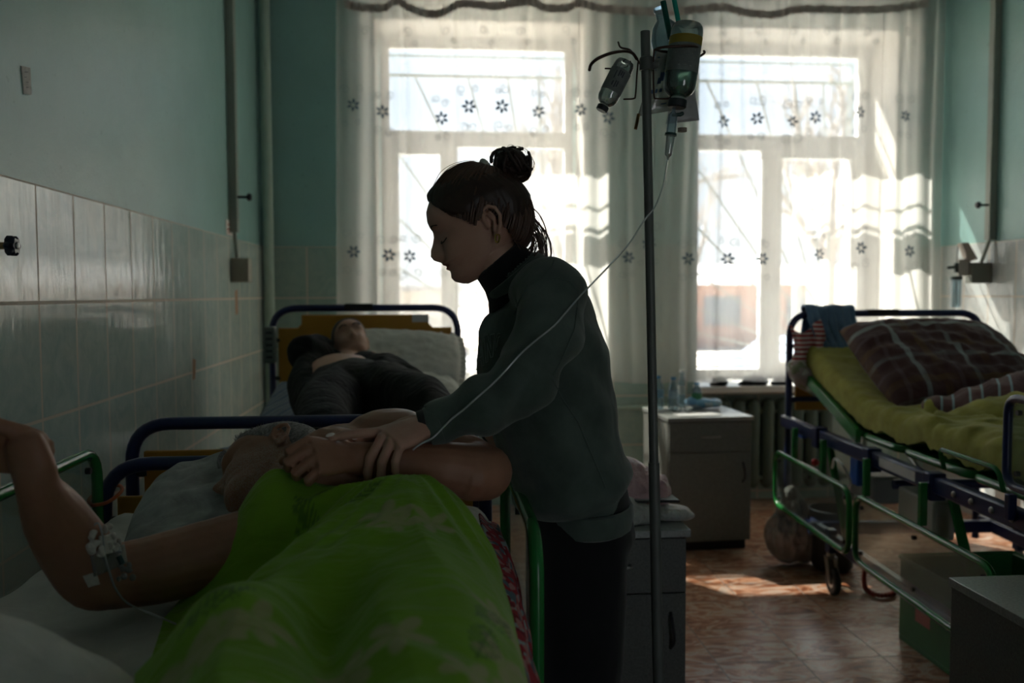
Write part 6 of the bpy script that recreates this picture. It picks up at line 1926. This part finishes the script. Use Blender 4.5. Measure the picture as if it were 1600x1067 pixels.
# big bottle with fluid on the right
bB = ibottle('infusion_bottle', 'large upside-down glass infusion bottle draining into the drip chamber', I(1075, 38), I(1058, 163), .0335, M_labG, .20, (.25, .62))
m = MB()
def yl(i, j):
    q = .165+.105*j-.0; base = I(1075, 38); d = unit(I(1058, 163)-base); L = np.linalg.norm(I(1058, 163)-base)
    to = unit(CAM-base); to = unit(to-d*np.dot(to, d)); sd_ = np.cross(d, to); a = (i-.45)*PI*.98
    return base+d*L*(q+.02*i)+(to*math.cos(a)+sd_*math.sin(a))*(.0335+.0008)
m.grid(yl, 24, 2); m.build('ochre_band', M_labY, bB[0])
label_bars(bB[1], [(.2, .55, .12, .15), (.2, .7, .28, .31), (.25, .6, .42, .44), (.2, .72, .55, .57), (.3, .65, .70, .72), (.25, .5, .82, .85)], bB[2], plain('faded_print', (0.24, 0.26, 0.25), .6))
# clear bottle behind, neck up with green tubes
bC = thing('infusion_bottle', 'clear plastic bottle behind the large glass one, partly hidden', 'bottle', I(1055, 110, .07))
MB().lathe([(0, 0), (.03, .0), (.034, .01), (.034, .085), (.026, .11), (.012, .125), (.012, .14), (.0145, .142), (.0145, .15)], I(1055, 120, .075), unit(I(1035, 30, .075)-I(1055, 120, .075)), 28).build('body', M_pet, bC)
def tubepart(u0, v0, u1, v1, r, dy, col, lab):
    m = MB().tube([I(u0, v0, dy), I(u1, v1, dy)], r, 14)
    o = m.build('green_tube', plain('green_tube_%d' % u0, col, .25), None); return tag(o, lab, 'tube')
tubepart(1036, 2, 1048, 62, .0062, .035, (0.005, 0.075, 0.055), 'dark green plastic tube standing behind the large infusion bottle')
tubepart(1051, -12, 1060, 34, .0052, .055, (0.02, 0.33, 0.25), 'lighter turquoise plastic tube beside the dark green one')
# soft saline bags hanging behind the pole
M_bagc = glassy('clear_bag_film', (0.70, 0.72, 0.70), .10, .12, .30, (0.60, 0.58, 0.56))
def sbag(name, label, corners, thick, dy, mat):
    t = thing(name, label, 'drip bag', I(*corners[0], dy), 'drip bags behind the pole')
    c = [I(u, v, dy) for u, v in corners]
    def f(s):
        def g(i, j):
            p = (c[0]*(1-i)+c[1]*i)*(1-j)+(c[3]*(1-i)+c[2]*i)*j
            k = (4*i*(1-i))**.5*(4*j*(1-j))**.5
            return p+V(0, s*thick/2*k+.003*sn(i*4, j*5)*k, 0)
        return g
    m = MB(); m.grid(f(1), 20, 24); m.grid(f(-1), 20, 24); m.build('film', mat, t); return t, f(-1)
s1, g1 = sbag('drip_bag', 'clear soft drip bag with printed marks between pole and large bottle', [(1026, 80), (1062, 78), (1056, 172), (996, 182)], .02, .05, M_bagc)
s2, g2 = sbag('drip_bag', 'grey folded drip bag sticking out below the large bottle', [(1050, 150), (1084, 134), (1093, 188), (1040, 194)], .012, .06, plain('grey_bag_film', (0.34, 0.35, 0.34), .3))
m = MB()
for (i0, i1, j0, j1) in ((.1, .7, .10, .118), (.1, .7, .16, .17), (.12, .5, .24, .25), (.12, .55, .30, .31), (.35, .5, .36, .50), (.3, .42, .44, .54), (.15, .25, .62, .68), (.3, .36, .62, .68), (.42, .5, .62, .68), (.5, .6, .78, .80), (.55, .7, .86, .88)):
    m.add([np.array(g1(a, b))-V(0, .0012, 0) for a, b in ((i0, j0), (i1, j0), (i1, j1), (i0, j1))], [(0, 1, 2, 3)])
m.build('print', plain('blue_print', (0.03, 0.06, 0.14), .6), s1, smooth=False)
MB().tube([I(998, 178, .045), I(993, 202, .045)], .0035, 10).build('amber_port', plain('amber_rubber', (0.28, 0.14, 0.04), .5), s1)
MB().lathe([(0, 0), (.010, 0), (.010, .008), (0, .009)], I(1066, 200, .055), (0, 0, -1), 16).build('outlet', plain('tan_rubber', (0.22, 0.17, 0.13), .6), s2)

# giving set: spike, drip chamber, line
ds = thing('infusion_set', 'thin clear infusion line running from drip chamber down across the woman’s sleeve', 'infusion line', I(1045, 245))
pA, pB = I(1054, 160), I(1043.5, 247); dd = unit(pB-pA)
MB().lathe([(0, 0), (.0035, 0), (.0035, .018), (.006, .022), (.0095, .026), (.0098, .048), (.0098, .066), (.0098, .067)], pA, dd, 20).build('spike_housing', M_pet, ds)
M_teal = plain('dark_teal_plastic', (0.01, 0.05, 0.045), .3)
MB().lathe([(.0098, .064), (.0125, .064), (.0125, .069), (.0098, .069)], pA, dd, 20).build('green_ring', M_teal, ds)
vp = pA+dd*.026
MB().tube([vp, vp+V(.014, -.004, .000), vp+V(.018, -.004, .002)], [.0035, .0045, .0045], 10, round_caps=True).build('vent_cap', M_teal, ds)
MB().lathe([(.0088, .069), (.0092, .072), (.0078, .105), (.0070, .110), (.003, .114), (.002, .12)], pA, dd, 20).build('drip_chamber', glassy('chamber_plastic', (0.72, 0.76, 0.76), .28, .05, .15, (.8, .8, .8)), ds)
M_line = NT('clear_line'); M_line.bsdf((0.62, 0.66, 0.66), .15, 0, .8, None, **{'Transmission__Weight': 0.35}); M_line = M_line.mat
# the sleeve is found by ray so that the line lies on it
path = [I(1043, 250), I(1040, 268), P(1036, 290, y=1.79), P(1024, 322, y=1.76), P(1004, 348, y=1.73), P(985, 378, y=1.69), P(955, 412, y=1.65), P(930, 438, y=1.61), P(907, 462, y=1.565), P(886, 486, y=1.55)]
for u, v in ((865, 510), (840, 530), (815, 552), (790, 580), (768, 602), (745, 622), (725, 640), (705, 655), (688, 672)):
    h = on_cloth(u, v)
    path.append((h+unit(CAM-h)*.004) if h is not None else P(u, v, y=1.50))
path += [P(676, 684, y=1.475), P(664, 690, y=1.462), P(652, 697, y=1.462), P(645, 703, y=1.462)]
MB().tube(smooth_path(path, 6), .0017, 8).build('line', M_line, ds)
# second visible length at the elbow
a_ = thing('cannula_dressing', 'taped cannula and gauze dressing on the inside of sick man’s elbow', 'dressing', P(160, 850, y=1.36))
from mathutils.bvhtree import BVHTree as _B
pbv = _B.FromPolygons([v.co.copy() for v in pm.vertices], [tuple(p.vertices) for p in pm.polygons])
def on_skin(u, v, off=.0012):
    d = Vector(P(u, v, y=1.0)-CAM).normalized(); h = pbv.ray_cast(Vector(CAM), d)
    return np.array(h[0])+np.array(h[1])*off if h[0] else None
def patch(poly, mat, name, n=8, off=.0014, par=a_, thick=.0012):
    """four-cornered strip laid on the skin"""
    m = MB(); ok = True; pts = {}
    A, B, C_, D = [V(*q) for q in poly]
    for i in range(n+1):
        for j in range(n+1):
            q = (A*(1-i/n)+B*i/n)*(1-j/n)+(D*(1-i/n)+C_*i/n)*(j/n); h = on_skin(q[0], q[1], off)
            if h is None: h = P(q[0], q[1], y=1.385)
            pts[i, j] = h
    m.add([pts[i, j] for i in range(n+1) for j in range(n+1)], [(i*(n+1)+j, (i+1)*(n+1)+j, (i+1)*(n+1)+j+1, i*(n+1)+j+1) for i in range(n) for j in range(n)])
    o = m.build(name, mat, par); sd = o.modifiers.new('s', 'SOLIDIFY'); sd.thickness = thick; sd.offset = 1; return o
M_tape = glassy('clear_tape', (0.80, 0.80, 0.78), .05, .2, .35, (.55, .52, .48))
M_gauze = fabric('gauze', (0.55, 0.52, 0.46), fold=.5, fscale=40)
patch([(140, 868), (195, 852), (200, 880), (146, 900)], M_tape, 'clear_tape')
patch([(129, 900), (150, 893), (156, 912), (138, 917)], M_gauze, 'tape_end')
patch([(150, 838), (172, 835), (176, 862), (155, 866)], M_gauze, 'gauze_pad', off=.004, thick=.004)
g = MB(); rn = random.Random(6)
for k in range(16):
    u, v = rn.uniform(135, 180), rn.uniform(822, 868); h = on_skin(u, v, .008)
    if h is not None: g.ball(h, (rn.uniform(.004, .008), .004, rn.uniform(.004, .008)))
gm = sculpt(g, .0022, 2, lambda co, no: co+no*(.0018*fbm(co, 140, 2))[:, None]); gm.materials.clear(); gm.materials.append(M_gauze); link('gauze_wad', gm, a_)
g = MB()
for k in range(10):
    u, v = rn.uniform(182, 208), rn.uniform(884, 904); h = on_skin(u, v, .004)
    if h is not None: g.ball(h, (rn.uniform(.003, .006), .003, rn.uniform(.003, .006)))
g.build('crinkled_film', M_tape, a_)
h = on_skin(178, 870, .008)
if h is None: h = P(178, 870, y=1.38)
MB().tube([h, h+V(.006, -.002, -.012)], .0045, 12).build('green_port', M_teal, a_)
pts = [P(190, 862, y=1.35), P(150, 858, y=1.34), P(140, 835, y=1.335), P(152, 817, y=1.33), P(160, 835, y=1.33), P(163, 862, y=1.33), P(168, 890, y=1.325), P(180, 918, y=1.32), P(205, 943, y=1.33), P(235, 958, y=1.34), P(275, 975, y=1.35)]
for i, (u, v) in enumerate(((168, 890), (180, 918), (200, 940))):
    hh = on_skin(u, v, .003)
    if hh is not None: pts[6+i] = hh
MB().tube(smooth_path(pts, 8), .0016, 8).build('line', M_line, a_)

# oxygen flowmeter on the right wall
fm_ = thing('oxygen_flowmeter', 'oxygen flowmeter with clear humidifier jar hanging by the right wall box', 'flowmeter', (XR-.2, 5.05, 1.3))
def G(u, v, y=5.06): return P(u, v, y=y)
MB().box(G(1506, 418), (.075, .02, .10), rotm(0, .0, 0)).build('bracket', plain('pale_plate', (0.45, 0.42, 0.38), .5), fm_, bevel=.003)
m = MB(); m.prism([(G(1498, 380)[0], G(1498, 380)[2]), (G(1509, 379)[0], G(1509, 379)[2]), (G(1524, 405)[0], G(1524, 405)[2]), (G(1510, 409)[0], G(1510, 409)[2])], 5.03, 5.08, 'y'); m.build('slanting_arm', plain('pinkish_plate', (0.42, 0.35, 0.30), .5), fm_, bevel=.003)
MB().tube([G(1518, 417), G(1484, 417)], .006, 10).build('inlet_rod', M_steel, fm_)
m = MB(); m.tube([G(1494, 411), G(1494, 426)], .012, 12); m.tube([G(1494, 417), G(1482, 418)], .010, 12, round_caps=True); m.lathe([(0, 0), (.034, 0), (.036, .006), (.036, .018), (.03, .022), (0, .022)], G(1494, 436)+V(0, 0, -.004), (0, 0, 1), 24); m.build('valve_head', plain('dark_green_valve', (0.05, 0.07, 0.06), .4), fm_)
MB().lathe([(.030, 0), (.030, -.15), (.026, -.168), (0, -.17)], G(1494, 436)+V(0, 0, -.004), (0, 0, 1), 24).build('jar', M_pet, fm_)
MB().tube([G(1494, 438), G(1494, 476)], .004, 8).build('dip_tube', M_steel, fm_)
MB().tube([G(1497, 384), G(1494.5, 413)], .003, 8).build('thin_tube', M_rubber, fm_)
